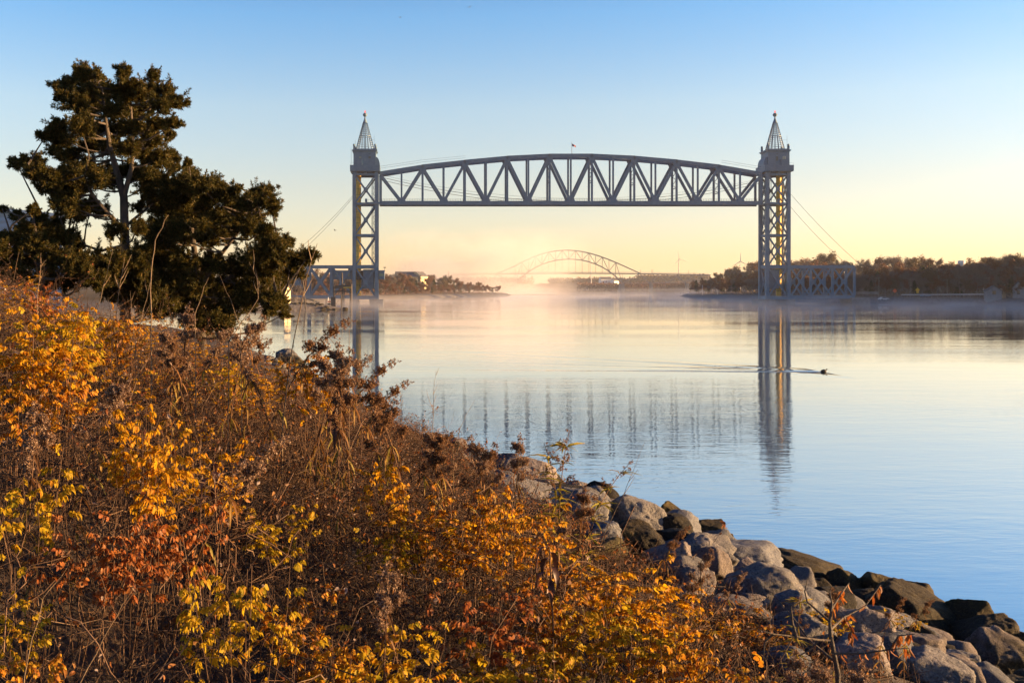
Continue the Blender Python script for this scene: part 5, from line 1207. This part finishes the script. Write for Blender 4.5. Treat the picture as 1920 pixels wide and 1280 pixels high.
RUS = leafmat('rust_rose_leaves', [(0, (0.22, 0.06, 0.015)), (0.4, (0.34, 0.11, 0.025)), (0.75, (0.42, 0.17, 0.04)), (1, (0.30, 0.17, 0.10))], 0.45)
PAL = {'Y': YEL, 'G': GRN, 'O': ORA, 'R': RUS}
# sparse coloured leaves over the thicket, from orange-brown to yellow, in drifts
for pal, n, ph in (('O', 800, 0.0), ('Y', 1500, 2.1), ('R', 500, 4.0)):
    x, y = sample(n*4, 16.5, 6.5); drift = np.sin(x*1.9+ph)*np.sin(y*1.5+ph*1.7)+.4*np.sin(x*4+y*3+ph); 
    zz = G(x, y)+H(x, y)*.8; qx, qy = CX+x/y*F_PX, HY-(zz-EYE)/y*F_PX
    low = -(.9 if pal == 'Y' else .3)*((qy < 760) & (qx < 520))+np.clip((qy-760)/120, 0, 1)*np.clip((780-qx)/150, 0, 1)      # the lower left of the slope is mostly bare canes
    k = np.argsort(-drift-rng.random(n*4)*1.3+2.4*low)[:n]; x, y = x[k], y[k]
    z = G(x, y)+H(x, y)*(.62+.38*rng.random(n)); a = rng.random(n)*6.28; D = np.stack([np.cos(a), np.sin(a), .1+.3*rng.random(n)], -1)
    (V, F), (Pp, rr) = compound(np.stack([x, y, z], -1), D, np.tile([0, 0, 1.], (n, 1))+rng.normal(size=(n, 3))*.3, rng, .52)
    tag(link_mesh('rose_leaves', mesh_np('rose_leaves', V, F), PAL[pal]), {'O': 'scattered orange rose leaves', 'Y': 'scattered yellow rose leaves', 'R': 'scattered rust-brown rose leaves'}[pal]+' spread over the thicket', 'leaves', kind='stuff')

# ------------------------------------------------------------------ rose shrubs whose leafy crowns stand out of the thicket
def shrub_proto(seed, npal):
    g = np.random.default_rng(seed); nb = 9; h = .8
    a = g.random(nb)*6.28; tipr = .08+.20*g.random(nb); tip = np.stack([np.cos(a)*tipr, np.sin(a)*tipr, h*(.78+.22*g.random(nb))], -1); base = np.stack([np.cos(a)*.05, np.sin(a)*.05, np.zeros(nb)], -1)
    t = np.linspace(0, 1, 7); P = base[:, None]*(1-t)[None, :, None]+tip[:, None]*t[None, :, None]; P[..., 2] = P[..., 2]**1.0; w_ = np.cumsum(g.normal(size=(nb, 7, 3))*.012, 1); P += w_-w_[:, :1]
    RR = (.0042*(1-.6*t))[None]*np.ones((nb, 1))
    n = npal; idx = g.integers(0, nb, n); tt = 3.9+g.random(n)*2.05; i = np.floor(tt).astype(int); f = (tt-i)[:, None]; b = P[idx, i]*(1-f)+P[idx, np.minimum(i+1, 6)]*f
    a2 = g.random(n)*6.28; D = np.stack([np.cos(a2), np.sin(a2), .15+.45*g.random(n)], -1); ph_ = b+unit(D)*.02
    (V, F), pr = compound(ph_, D, np.tile([0, 0, 1.], (n, 1))+g.normal(size=(n, 3))*.4, g, .58)
    sv, sf = cat_np([tubes_np(P, RR, 4), tubes_np(*pr, 3)])
    return mesh_np('canes', sv, sf), mesh_np('foliage', V, F)
SP = [shrub_proto(50+i, n) for i, n in enumerate((74, 60, 90))]; smesh = {}
SHRUBS = [
 (70,585,'Y',1.2,'yellow rose shrub at the left edge below the low cedar'), (150,575,'Y',1.1,'bright yellow rose shrub under a red-leaved spray near the upper left'), (125,600,'G',1.0,'yellow-green rose shrub with the greenest leaves near the upper left'),
 (65,535,'R',.7,'red-orange rose spray poking up against the dark cedar'), (230,580,'O',1.0,'orange and yellow rose shrub at the foot of the tallest cedar'), (30,650,'Y',1.2,'large yellow rose shrub at the left edge halfway up'),
 (110,665,'O',1.0,'orange-tinged rose shrub right of the large yellow one at the left edge'), (200,640,'O',.9,'mixed orange rose shrub in the upper left among bare twigs'), (20,720,'O',.9,'orange rose leaves at the left edge under the large yellow shrub'),
 (250,770,'Y',.7,'small yellow rose spray alone among brown canes, left'), (345,785,'Y',.8,'small yellow rose spray right of the lone one, near the tall stalk'), (290,838,'Y',.9,'flat yellow rose spray above the dark tangle'),
 (398,842,'Y',.9,'yellow rose spray beside the big drooping goldenrod head'), (55,868,'G',.9,'yellow-green rose spray at the left edge, mid height'), (430,690,'G',.9,'green-tinged rose shrub under the right cedar'),
 (475,720,'Y',1.0,'yellow rose shrub in the middle of the upper slope'), (560,650,'O',.8,'orange rose shrub by the shore boulder beside the cedar'), (590,690,'Y',.9,'yellow rose shrub against the water, below the goldenrod plumes'),
 (525,960,'G',1.0,'yellow-green rose spray in the middle of the dark tangle, left of centre'), (160,985,'R',1.1,'rust-brown rose shrub in the dark tangle on the left'), (215,995,'R',1.0,'second rust-brown rose shrub close beside the first on the left'),
 (350,960,'R',1.0,'rust and orange rose shrub under the drooping dark leaves'), (15,1110,'G',.9,'yellow-green rose spray at the left edge near the bottom'), (440,1095,'G',1.0,'green rose spray low on the left, above a rust one'),
 (560,1130,'O',1.1,'orange-leaved rose shrub near the bottom, left of centre'), (20,1210,'O',.9,'orange rose spray in the bottom left corner'), (620,1215,'O',1.0,'orange rose shrub at the bottom edge, left of the green one'),
 (710,1190,'G',1.1,'yellow-green rose shrub at the bottom, left of centre'), (760,1240,'Y',1.0,'yellow rose shrub on the bottom edge right of the green one'), (735,1010,'G',.7,'small yellow-green spray in the brown tangle at the centre'),
 (720,870,'Y',.9,'yellow rose shrub near the goldenrod plumes at the water'), (780,930,'O',1.1,'golden orange rose shrub in the middle of the slope'), (880,975,'Y',1.4,'largest golden yellow rose shrub, below the pale granite dome'),
 (930,925,'O',1.0,'orange rose shrub just left of the pale granite dome'), (830,990,'O',1.0,'amber rose shrub left of the largest golden one'), (1000,960,'O',.8,'orange rose leaves against the pale granite dome'),
 (905,1110,'R',1.1,'pale rust rose shrub near the drooping black leaves'), (1080,1060,'O',1.1,'orange rose shrub below the blue-grey rounded block'), (1150,1075,'Y',1.2,'yellow rose shrub below the mossy stone'),
 (1210,1120,'Y',1.3,'big yellow rose shrub at the right end of the thicket by the boulders'), (1190,1150,'G',1.1,'yellow-green rose shrub in front of the big yellow one at the right'), (1090,1150,'G',.9,'yellow-green rose spray left of the big yellow right-hand shrub'),
 (980,1225,'G',1.1,'green-gold rose shrub at the bottom centre'), (930,1240,'G',1.0,'lime-tinged rose shrub at the bottom edge just left of centre'), (1040,1210,'O',1.0,'orange rose shrub at the bottom right of centre'),
 (1200,1215,'O',.9,'sparse orange rose shrub at the bottom between centre and sapling'), (1330,1150,'Y',1.1,'yellow rose shrub in front of the flat brownish slab'), (1300,1210,'O',1.0,'orange rose shrub at the bottom below the flat brownish slab'),
 (1420,1190,'O',1.0,'orange rose shrub left of the dead sapling'), (1560,1225,'G',.8,'yellow-green rose spray around the dead sapling trunk'), (1650,1235,'G',.8,'green and red rose spray right of the dead sapling'), (1710,1215,'G',.6,'small green rose sprig in front of the tan stone'), (1450,1250,'O',1.0,'orange rose shrub on the bottom edge left of the dead sapling')]
usedS = set()
for i, (px, py, pal, sc, lb_) in enumerate(SHRUBS):
    hit = march(px, py-6, top, 1.6, 14)
    if hit is None: hit = (lambda v: (v.x, v.y, v.z))(at(px, py, 7.5))
    x, y, z = hit; pi_ = i % 3; key = (pi_, pal)
    if key not in smesh:
        c_, f_ = SP[pi_]; c_ = c_.copy(); f_ = f_.copy(); c_.materials.append(TW); f_.materials.append(PAL[pal])
        smesh[key] = (c_, f_)
    root = empty('rose_shrub', (x, y+.05, float(G(x, y)))); hgt = max(.3, z+.02-float(G(x, y)))
    if py > 900 and px < 650: sc *= .8
    sc *= .62+.38*min(1, max(0, (y-1.6)/2.2)); root.scale = (sc*.85, sc*.85, max(.7, min(1.25, hgt/.76))); root.location.z += max(0, hgt-.76*1.25)+min(0, hgt-.76*.7); root.rotation_euler = (0, 0, rnd.uniform(0, 6.28)); tag(root, lb_, 'shrub', 'rose shrubs in autumn leaf')
    for nm, me in zip(('canes', 'foliage'), smesh[key]):
        o = bpy.data.objects.new(nm, me); COL.objects.link(o); o.parent = root

# ------------------------------------------------------------------ goldenrod gone to seed
FLF = leafmat('seed_fluff', [(0, (0.12, 0.07, 0.045)), (0.4, (0.22, 0.14, 0.09)), (0.75, (0.33, 0.23, 0.16)), (1, (0.48, 0.38, 0.29))], 0.35, 0.9)
FLD = leafmat('brown_seed_fluff', [(0, (0.10, 0.05, 0.028)), (0.5, (0.20, 0.11, 0.055)), (1, (0.34, 0.22, 0.13))], 0.35, 0.9)
STM = leafmat('goldenrod_stem', [(0, (0.10, 0.055, 0.03)), (1, (0.17, 0.10, 0.055))], 0.0, 0.8)
DRY = leafmat('dry_goldenrod_leaves', [(0, (0.10, 0.045, 0.02)), (0.5, (0.22, 0.11, 0.035)), (0.85, (0.32, 0.22, 0.05)), (1, (0.20, 0.21, 0.04))], 0.4)
GLF = leafmat('green_goldenrod_leaves', [(0, (0.28, 0.27, 0.03)), (0.5, (0.42, 0.37, 0.04)), (1, (0.48, 0.30, 0.035))], 0.45)
def goldenrod_proto(seed, branches, droop, green=False):
    g = np.random.default_rng(seed); t = np.linspace(0, 1, 12); lean = droop
    P = np.stack([lean*(t**2.6)+.015*np.sin(t*7+seed), .012*np.cos(t*6+seed), 1.0*t-.10*lean*t**5], -1)
    tub = [tubes_np(P[None], (.0042-.0026*t)[None], 5)]; heads = []
    for k in range(branches):
        u = .80+.16*(k/max(1, branches-1)) if branches > 1 else .86; i = int(u*11); b = P[i]; a = g.random()*6.28; L = (.105-.06*(k/branches))*(.7+.5*g.random())
        s = np.linspace(0, 1, 6); d = np.array([np.cos(a)*.8+lean*.8, np.sin(a)*.8, .75]); Bq = b[None]+(d/np.linalg.norm(d))[None]*(s*L)[:, None]+np.array([.25*lean, 0, -.3])[None]*(s**2*L*.7)[:, None]
        tub.append(tubes_np(Bq[None], (.0016-.0008*s)[None], 3)); heads.append(Bq[2:])
    heads.append(P[9:]); pts = []
    for hpts in heads:
        m_ = 50 if not green else 9; j = g.integers(0, len(hpts)-1, m_); f = g.random((m_, 1)); pts.append(hpts[j]*(1-f)+hpts[j+1]*f+g.normal(size=(m_, 3))*.011)
    C = np.concatenate(pts); per = 13; n = len(C)*per; d = unit(g.normal(size=(n, 3))+np.array([0, 0, .2])); V, F = slivers_np(np.repeat(C, per, 0)+d*.001, d, unit(g.normal(size=(n, 3))), .006+.009*g.random(n), .0048)
    nl = 26 if not green else 60; u = .25+.6*g.random(nl) if not green else .4+.58*g.random(nl); i = (u*11).astype(int); a = g.random(nl)*6.28
    dl = np.stack([np.cos(a), np.sin(a), (-.9 if not green else .55)+.5*g.random(nl)], -1); LV, LF = leaves_np(P[i], dl, unit(g.normal(size=(nl, 3))*.3+np.array([0, 0, 1.])), (.055+.05*g.random(nl)), .011 if not green else .014, .5, .6 if not green else .9)
    sv, sf = cat_np(tub); out_ = {'stem': mesh_np('stem', sv, sf), 'foliage': mesh_np('foliage', LV, LF), 'seed_head': mesh_np('seed_head', V, F)}
    return out_, P[-1]
GP = {'a': goldenrod_proto(1, 5, .18), 'b': goldenrod_proto(2, 3, .32), 'c': goldenrod_proto(3, 6, .08), 'd': goldenrod_proto(4, 4, .44), 'g': goldenrod_proto(5, 4, .12, True), 'h': goldenrod_proto(6, 3, .35, True)}
gm = {}
def goldenrod(px, py, D, kind, face, label, fl='l', group='goldenrod stalks gone to seed'):
    meshes, tip = GP[kind]; hp = at(px, py, D); a = R(face)
    g0 = float(G(hp.x, hp.y)); h = max(.35, (hp.z-g0)/tip[2]); sxy = max(.75, h*.9)
    off = Vector((tip[0]*math.cos(a), tip[0]*math.sin(a), 0))*sxy; b = hp-off; b.z = float(G(b.x, b.y)); h = max(.3, (hp.z-b.z)/tip[2])
    root = empty('goldenrod', b, a); root.scale = (sxy, sxy, h); tag(root, label, 'plant', group)
    for nm, me in meshes.items():
        key = (kind, nm, fl)
        if key not in gm:
            mm = me.copy(); mm.materials.append({'stem': STM, 'foliage': GLF if kind in 'gh' else DRY, 'seed_head': FLF if fl == 'l' else FLD}[nm]); gm[key] = mm
        o = bpy.data.objects.new(nm, gm[key]); COL.objects.link(o); o.parent = root
GR = [(655,597,7.5,'d',10,'goldenrod plume standing highest against the water and arching right','d'), (598,660,7.2,'a',150,'pale goldenrod plume nodding left, under the highest plume','l'), (634,640,7.4,'c',40,'upright narrow goldenrod spike between two plumes over the water','l'),
 (660,655,7.0,'a',20,'frosted goldenrod plume right of the narrow spike','l'), (700,662,7.3,'b',0,'goldenrod plume bending right at the left tower\'s reflection','l'), (742,673,7.6,'d',5,'goldenrod arching far right with hanging narrow leaves','d'), (766,712,7.1,'d',8,'dark thick goldenrod plume reaching farthest right over the water','d'),
 (744,750,6.6,'a',30,'rusty goldenrod head under the farthest-reaching plume','d'), (640,690,6.4,'c',90,'brown goldenrod head among the stems below the plumes','d'), (690,720,6.2,'a',200,'small brown goldenrod head in the crowd of stems by the water','d'),
 (795,800,6.6,'a',160,'goldenrod with several small heads just above the water edge, leftmost of three','l'), (822,812,6.5,'c',20,'goldenrod with brown knotted heads, middle of three above the upper boulder','d'), (852,806,6.5,'b',10,'goldenrod bent over to the right, rightmost of three above the upper boulder','d'),
 (880,818,6.4,'a',180,'yellowish goldenrod head drooping left in front of the pinkish boulder','l'), (930,832,6.4,'a',0,'goldenrod in front of the reddish flat-faced slab','d'), (975,815,6.8,'c',20,'pink-tinged airy goldenrod spike rising over the peaked boulder','l'),
 (1096,912,6.2,'c',30,'brown goldenrod head in front of the cracked grey boulder','d'), (1068,975,5.6,'a',0,'frosted goldenrod head at the edge of the cracked grey boulder','l'), (545,815,4.5,'d',0,'big fluffy goldenrod head lying over to the right among brown canes','l'),
 (65,750,4.2,'c',100,'frosted goldenrod head in shade at the left edge','l'), (240,702,4.6,'a',20,'pale round goldenrod head among the twigs in the upper left','l'), (726,1050,4.0,'c',90,'slim upright seed spike alone in the dark tangle at the centre','l'),
 (352,572,7.5,'c',60,'slim goldenrod plume leaning before the dark cedar','l'), (300,610,7.0,'a',160,'goldenrod plume right of the tall pale stalk','l'), (415,615,7.6,'b',180,'goldenrod plume nodding left under the right cedar','l'), (440,612,7.7,'b',0,'broad goldenrod plume nodding right under the right cedar','l'), (470,595,8.0,'a',90,'goldenrod plume at the lowest cedar bough','l'),
 (495,592,8.0,'a',20,'goldenrod plume right of the lowest cedar bough','l'), (512,632,8.2,'b',10,'thin goldenrod with tiny head over the left shore water','d'), (330,625,6.8,'c',0,'goldenrod head low before the right cedar','d'),
 (1290,985,6.6,'d',20,'rusty goldenrod leaning right across the boulders, near the mossy stone','d'), (1336,1030,6.3,'a',0,'round frosted goldenrod head over the broad blue-grey slab','l'), (1334,1075,6.0,'d',-20,'rusty goldenrod head hanging down over the striped boulder','d'), (1402,1070,6.3,'b',10,'pinkish goldenrod plume leaning right over the frosted oval boulder','l'),
 (1560,1100,6.0,'c',80,'small rusty spike above the dead sapling','d'), (1700,1118,6.8,'b',20,'rusty plume before the huge dark boulder, left of a second','d'), (1752,1122,6.9,'b',10,'rusty plume before the huge dark boulder, the right one of two','d'), (1525,1238,4.2,'a',180,'frosted head at the bottom under the grey boulder left of the sapling','l'), (1618,1240,4.0,'c',0,'frosted head at the bottom right of the sapling trunk','l'), (1490,1215,4.4,'c',60,'airy pale head at the bottom left of the sapling','l')]
for a in GR: goldenrod(*a[:6], fl=a[6])
goldenrod(1068,806,6.9,'g',30,'tall yellow-green goldenrod still in leaf beside the peaked boulder','d','goldenrod still in green leaf')
goldenrod(1188,862,6.8,'h',15,'yellow-green goldenrod leaning right before the big round-topped boulder','d','goldenrod still in green leaf')
goldenrod(1020,830,6.9,'g',170,'smaller yellow-green goldenrod leaning left of the tall one','d','goldenrod still in green leaf')
goldenrod(1505,1105,5.6,'g',30,'thin yellow-green sprig left of the dead sapling','d','goldenrod still in green leaf')

# ------------------------------------------------------------------ tall dry stalks and grass blades
STK = leafmat('dry_stalk', [(0, (0.16, 0.11, 0.065)), (1, (0.28, 0.21, 0.13))], 0.1, 0.7)
def stalk(pts, D, r0, label, side=0, seed=0):
    if pts[0][0] < 640 and 4.5 < D < 7: D, r0 = 7.4, r0*1.25
    g = random.Random(seed); b = at(*pts[0], D); b.z = float(G(b.x, b.y)); root = empty('dry_stalk', b); tag(root, label, 'stalk', 'tall dry stalks')
    tops_ = [at(*p, D) for p in pts]; line = [Vector((0, 0, 0))]+[p-b+Vector((0, .04*i, 0)) for i, p in enumerate(tops_)]
    dense = []
    for a, c in zip(line[:-1], line[1:]):
        for k in range(4): dense.append(a.lerp(c, k/4)+Vector((g.gauss(0, .003), g.gauss(0, .003), 0)))
    dense.append(line[-1]); n = len(dense); q = MB(); q.tube(dense, [r0*.62*(1-.75*i/(n-1)) for i in range(n)], 6); q.build('stem', STK, root)
    for k in range(side):
        i = g.randint(n//2, n-2); d = (dense[i+1]-dense[i]).normalized(); s = Vector((g.choice((-1, 1))*.7, g.uniform(-.5, .5), .6)); q = MB(); L = g.uniform(.05, .16)
        q.tube([dense[i], dense[i]+(d+s).normalized()*L*.5, dense[i]+(d*1.3+s).normalized()*L], [r0*.4, r0*.3, r0*.15], 4); q.build('side_twig', STK, root)
ST = [([(284,620),(279,520),(286,450),(308,400)],5.2,.0085,'thick pale stalk standing tallest before the dark cedar',0), ([(530,790),(545,660),(572,520),(592,455)],4.6,.0085,'long pale stalk crossing the water and approach span, leaning right',2),
 ([(162,660),(185,560),(205,470)],5.6,.0055,'slender stalk in front of the tallest cedar, left of a thick one',1), ([(210,640),(222,540),(228,482)],5.8,.0055,'branched dry stalk left of the tallest pale stalk',6), ([(70,560),(72,500),(80,486)],6.2,.005,'short forked stalk against the low left cedar',3),
 ([(258,690),(245,590),(238,545)],5.4,.0045,'thin bent stalk right of the branched one',3), ([(255,640),(272,560),(278,520)],6,.0045,'thin stalk just left of the thick pale one',2), ([(428,640),(484,560),(478,520),(462,490)],6.6,.0055,'hooked bare stalk in front of the right cedar',2), ([(366,590),(378,545),(387,520)],6.8,.0045,'short straight stalk under the right cedar',0),
 ([(452,620),(430,560),(408,515)],6.9,.004,'thin stalk slanting left under the right cedar',0), ([(812,800),(813,740),(818,694)],6.8,.0045,'thin twiggy stalk standing alone over the bright water',4), ([(850,840),(868,790),(892,752)],6.6,.004,'thin blade slanting right over the water above the upper boulder',0), ([(960,950),(972,880),(978,830)],6,.004,'thin straw among the upper boulders',0),
 ([(640,660),(605,620),(606,600),(636,560)],7.4,.004,'thin curving straw beside the highest goldenrod plume',0), ([(655,618),(670,600),(686,590)],7.4,.0035,'short straw pointing right from the highest plume',0), ([(1120,1030),(1170,930),(1214,832)],6.8,.005,'straight stalk leaning right beside the leaning green goldenrod',2), ([(1040,1010),(1060,950),(1092,900)],6.2,.004,'straw before the cracked grey boulder',0),
 ([(940,1060),(965,960),(985,850)],5.2,.004,'long straw in front of the pale granite dome',0), ([(45,1270),(70,1130),(108,1078)],2.9,.0035,'long straw crossing the bottom left corner',0), ([(150,1280),(200,1180),(240,1110)],2.9,.0035,'straw leaning right in the lower left tangle',0), ([(1440,1260),(1450,1170),(1455,1080)],4.8,.0035,'thin upright straw left of the dead sapling',1), ([(180,880),(230,830),(270,800)],5.4,.004,'pale straw lying right across the dark tangle',0), ([(480,860),(580,800),(640,780)],6.0,.004,'straw pointing right behind the big fluffy goldenrod head',0)]
for i, a in enumerate(ST): stalk(*a[:4], side=a[4], seed=i)
# dark drooping leaves left on a dead stem
MLK = leafmat('blackened_leaves', [(0, (0.035, 0.018, 0.018)), (0.6, (0.06, 0.03, 0.025)), (1, (0.10, 0.05, 0.03))], 0.15, 0.45)
def droopy(px, py, D, label, n, L, seed):
    g = np.random.default_rng(seed); p = at(px, py, D); b = Vector((p.x, p.y, float(G(p.x, p.y)))); root = empty('drooping_weed', b); tag(root, label, 'plant'); hh = p.z-b.z
    q = MB(); q.tube([(0, 0, 0), (.02, 0, hh*.6), (0, 0, hh)], [.006, .005, .003], 6); q.build('stem', STM, root)
    for i in range(n):
        a = g.random()*6.28; s = np.linspace(0, 1, 8); r_ = .05*np.sin(s*1.9)+.008; z = hh-.03*i+.05*s-L*(s**1.8)*(.7+.5*g.random()); w_ = .017*np.sin(np.pi*np.clip(s*.95+.05, 0, 1)); cd = np.array([np.cos(a), np.sin(a)]); sd = np.array([-np.sin(a), np.cos(a)])
        vs = []
        for k in range(8):
            for m_ in (-1, 0, 1): xy = cd*(r_[k]+(.006 if m_ else 0))+sd*m_*w_[k]; vs.append((xy[0], xy[1], z[k]))
        q = MB(); q.add(vs, [(k*3+j, k*3+j+1, k*3+4+j, k*3+3+j) for k in range(7) for j in range(2)]); q.build('leaf', MLK, root, True)
droopy(1030,1025,4.7,'cluster of blackened leaves hanging limp in the orange roses at the centre right', 6, .17, 1)
droopy(400,872,4.8,'dead stem with long curled brown leaves beside the yellow spray', 6, .14, 2)
droopy(630,735,6.6,'withered dark-leaved stem below the goldenrod plumes', 8, .2, 3)

# dead sapling at the lower right
sp_ = empty('dead_sapling', at(1572, 1285, 4.6)); tag(sp_, 'dead grey sapling with bare spreading branches in front of the lower boulders', 'sapling'); o0 = Vector(sp_.location); sp_.location.z = float(G(o0.x, o0.y)); o0 = Vector(sp_.location)
def rl(px, py, dy=0): return at(px, py, 4.6)+Vector((0, dy, 0))-o0
q = MB(); q.tube([(0, 0, 0), rl(1571, 1262), rl(1563, 1220), rl(1557, 1190), rl(1556, 1165), rl(1560, 1130), rl(1556, 1108)], [.013, .012, .011, .010, .007, .005, .002], 8); q.build('trunk', M['bark'], sp_, True)
BR = [[(1557,1200,0),(1520,1185,-.1),(1470,1172,-.15),(1420,1160,-.2),(1385,1145,-.25)], [(1556,1165,0),(1530,1140,.1),(1525,1120,.1),(1530,1098,.1)], [(1557,1180,0),(1600,1170,.1),(1650,1155,.15),(1690,1120,.2)], [(1560,1225,0),(1600,1210,-.1),(1640,1195,-.15),(1665,1185,-.2)], [(1470,1172,-.15),(1455,1140,-.2),(1452,1110,-.2),(1470,1100,-.2)], [(1557,1145,0),(1585,1120,.05),(1610,1105,.1)], [(1566,1240,0),(1535,1215,.1),(1505,1170,.15),(1480,1140,.2)], [(1520,1185,-.1),(1500,1205,-.1),(1480,1215,-.1)], [(1600,1170,.1),(1615,1190,.1),(1612,1215,.1)], [(1640,1195,-.15),(1655,1170,-.15),(1675,1160,-.2)], [(1420,1160,-.2),(1405,1175,-.2),(1395,1200,-.25)]]
q = MB()
for br in BR: q.tube([rl(*p) for p in br], [.006-.0042*i/(len(br)-1) for i in range(len(br))], 6)
q.build('branches', M['bark'], sp_, True)
g = np.random.default_rng(9); C = []
for br in BR[2:4]+BR[5:6]+BR[8:10]:
    for _ in range(11): i = g.integers(0, len(br)-1); f = g.random(); C.append(np.array(rl(*br[i]))*(1-f)+np.array(rl(*br[i+1]))*f)
C = np.array(C); V, F = leaves_np(C, g.normal(size=(len(C), 3))*.4+np.array([0, 0, -1.]), unit(g.normal(size=(len(C), 3))), .045, .014, .6, .3); link_mesh('withered_leaves', mesh_np('withered_leaves', V, F), RUS, sp_)
# ================================================================== air: thin haze, sea smoke on the water, one sunlit plume
def vol_mat(name, color, density, aniso=0.0, build=None):
    m, n, l = new_mat(name); p = n.new('ShaderNodeVolumePrincipled'); p.inputs['Color'].default_value = (*color, 1); p.inputs['Density'].default_value = density; p.inputs['Anisotropy'].default_value = aniso
    if build: l.new(build(n, l), p.inputs['Density'])
    out(n, l, None, p.outputs[0]); return m
HAZE_D = 0.00007
q = MB(); q.box(-7000, 7000, -450, 9900, -5.6, 130.0)
tag(q.build('haze', vol_mat('haze_air', (0.92, 0.93, 0.97), HAZE_D, 0.2)), 'thin morning haze over the whole canal', 'haze', kind='stuff')
def mist(name, lo, hi, dens, scale, thr, label, color=(0.95, 0.95, 0.97), aniso=0.3, pz=1.6, ez=0.14, step=None):
    def build(n, l):
        t = n.new('ShaderNodeTexCoord'); sep = n.new('ShaderNodeSeparateXYZ'); l.new(t.outputs['Generated'], sep.inputs[0])
        def mth(op, a, b=None):
            k = n.new('ShaderNodeMath'); k.operation = op
            for i, s in ((0, a), (1, b)):
                if s is None: continue
                if isinstance(s, (int, float)): k.inputs[i].default_value = s
                else: l.new(s, k.inputs[i])
            return k.outputs[0]
        nz = noise_node(n, l, 1.0, 3, 0.55, coord='Object', sc=scale)
        mr = n.new('ShaderNodeMapRange'); mr.inputs['From Min'].default_value = thr; mr.inputs['From Max'].default_value = thr+.3; l.new(nz.outputs['Fac'], mr.inputs['Value'])
        fz = mth('POWER', mth('SUBTRACT', 1.0, sep.outputs['Z']), pz)
        f = mth('MULTIPLY', fz, mr.outputs[0])
        for ax in ('X', 'Y'):
            e1 = n.new('ShaderNodeMapRange'); e1.interpolation_type = 'SMOOTHSTEP'; e1.inputs['From Max'].default_value = ez; l.new(sep.outputs[ax], e1.inputs['Value'])
            e2 = n.new('ShaderNodeMapRange'); e2.interpolation_type = 'SMOOTHSTEP'; e2.inputs['From Min'].default_value = 1.0; e2.inputs['From Max'].default_value = 1-ez; l.new(sep.outputs[ax], e2.inputs['Value'])
            f = mth('MULTIPLY', f, mth('MULTIPLY', e1.outputs[0], e2.outputs[0]))
        return mth('MULTIPLY', f, dens)
    q = MB(); a, b = Vector(lo), Vector(hi); c = (a+b)/2; q.box(a.x-c.x, b.x-c.x, a.y-c.y, b.y-c.y, a.z-c.z, b.z-c.z)
    m = vol_mat(name+'_air', color, 0.0, aniso, build); o = q.build(name, m); o.location = c
    if step: m.cycles.volume_sampling = 'DISTANCE' if False else 'MULTIPLE_IMPORTANCE'
    return tag(o, label, 'mist', kind='stuff')
mist('sea_smoke', (-60, 190, 0.02), (300, 640, 5.5), 0.011, (0.06, 0.08, 0.25), 0.47, 'low sea smoke lying on the water round the bridge towers', pz=2.2)
mist('sea_smoke', (-20, 640, 0.02), (520, 1750, 10.0), 0.0028, (0.02, 0.014, 0.1), 0.40, 'bank of sea smoke on the water far beyond the bridge', pz=1.5)
mist('mist_plume', (-60, 1250, 0.0), (262, 1750, 95.0), 0.028, (0.010, 0.008, 0.022), 0.42, 'tall sunlit plume of mist drifting across the far arch bridge', color=(1.0, 0.95, 0.92), pz=1.1, ez=.3)
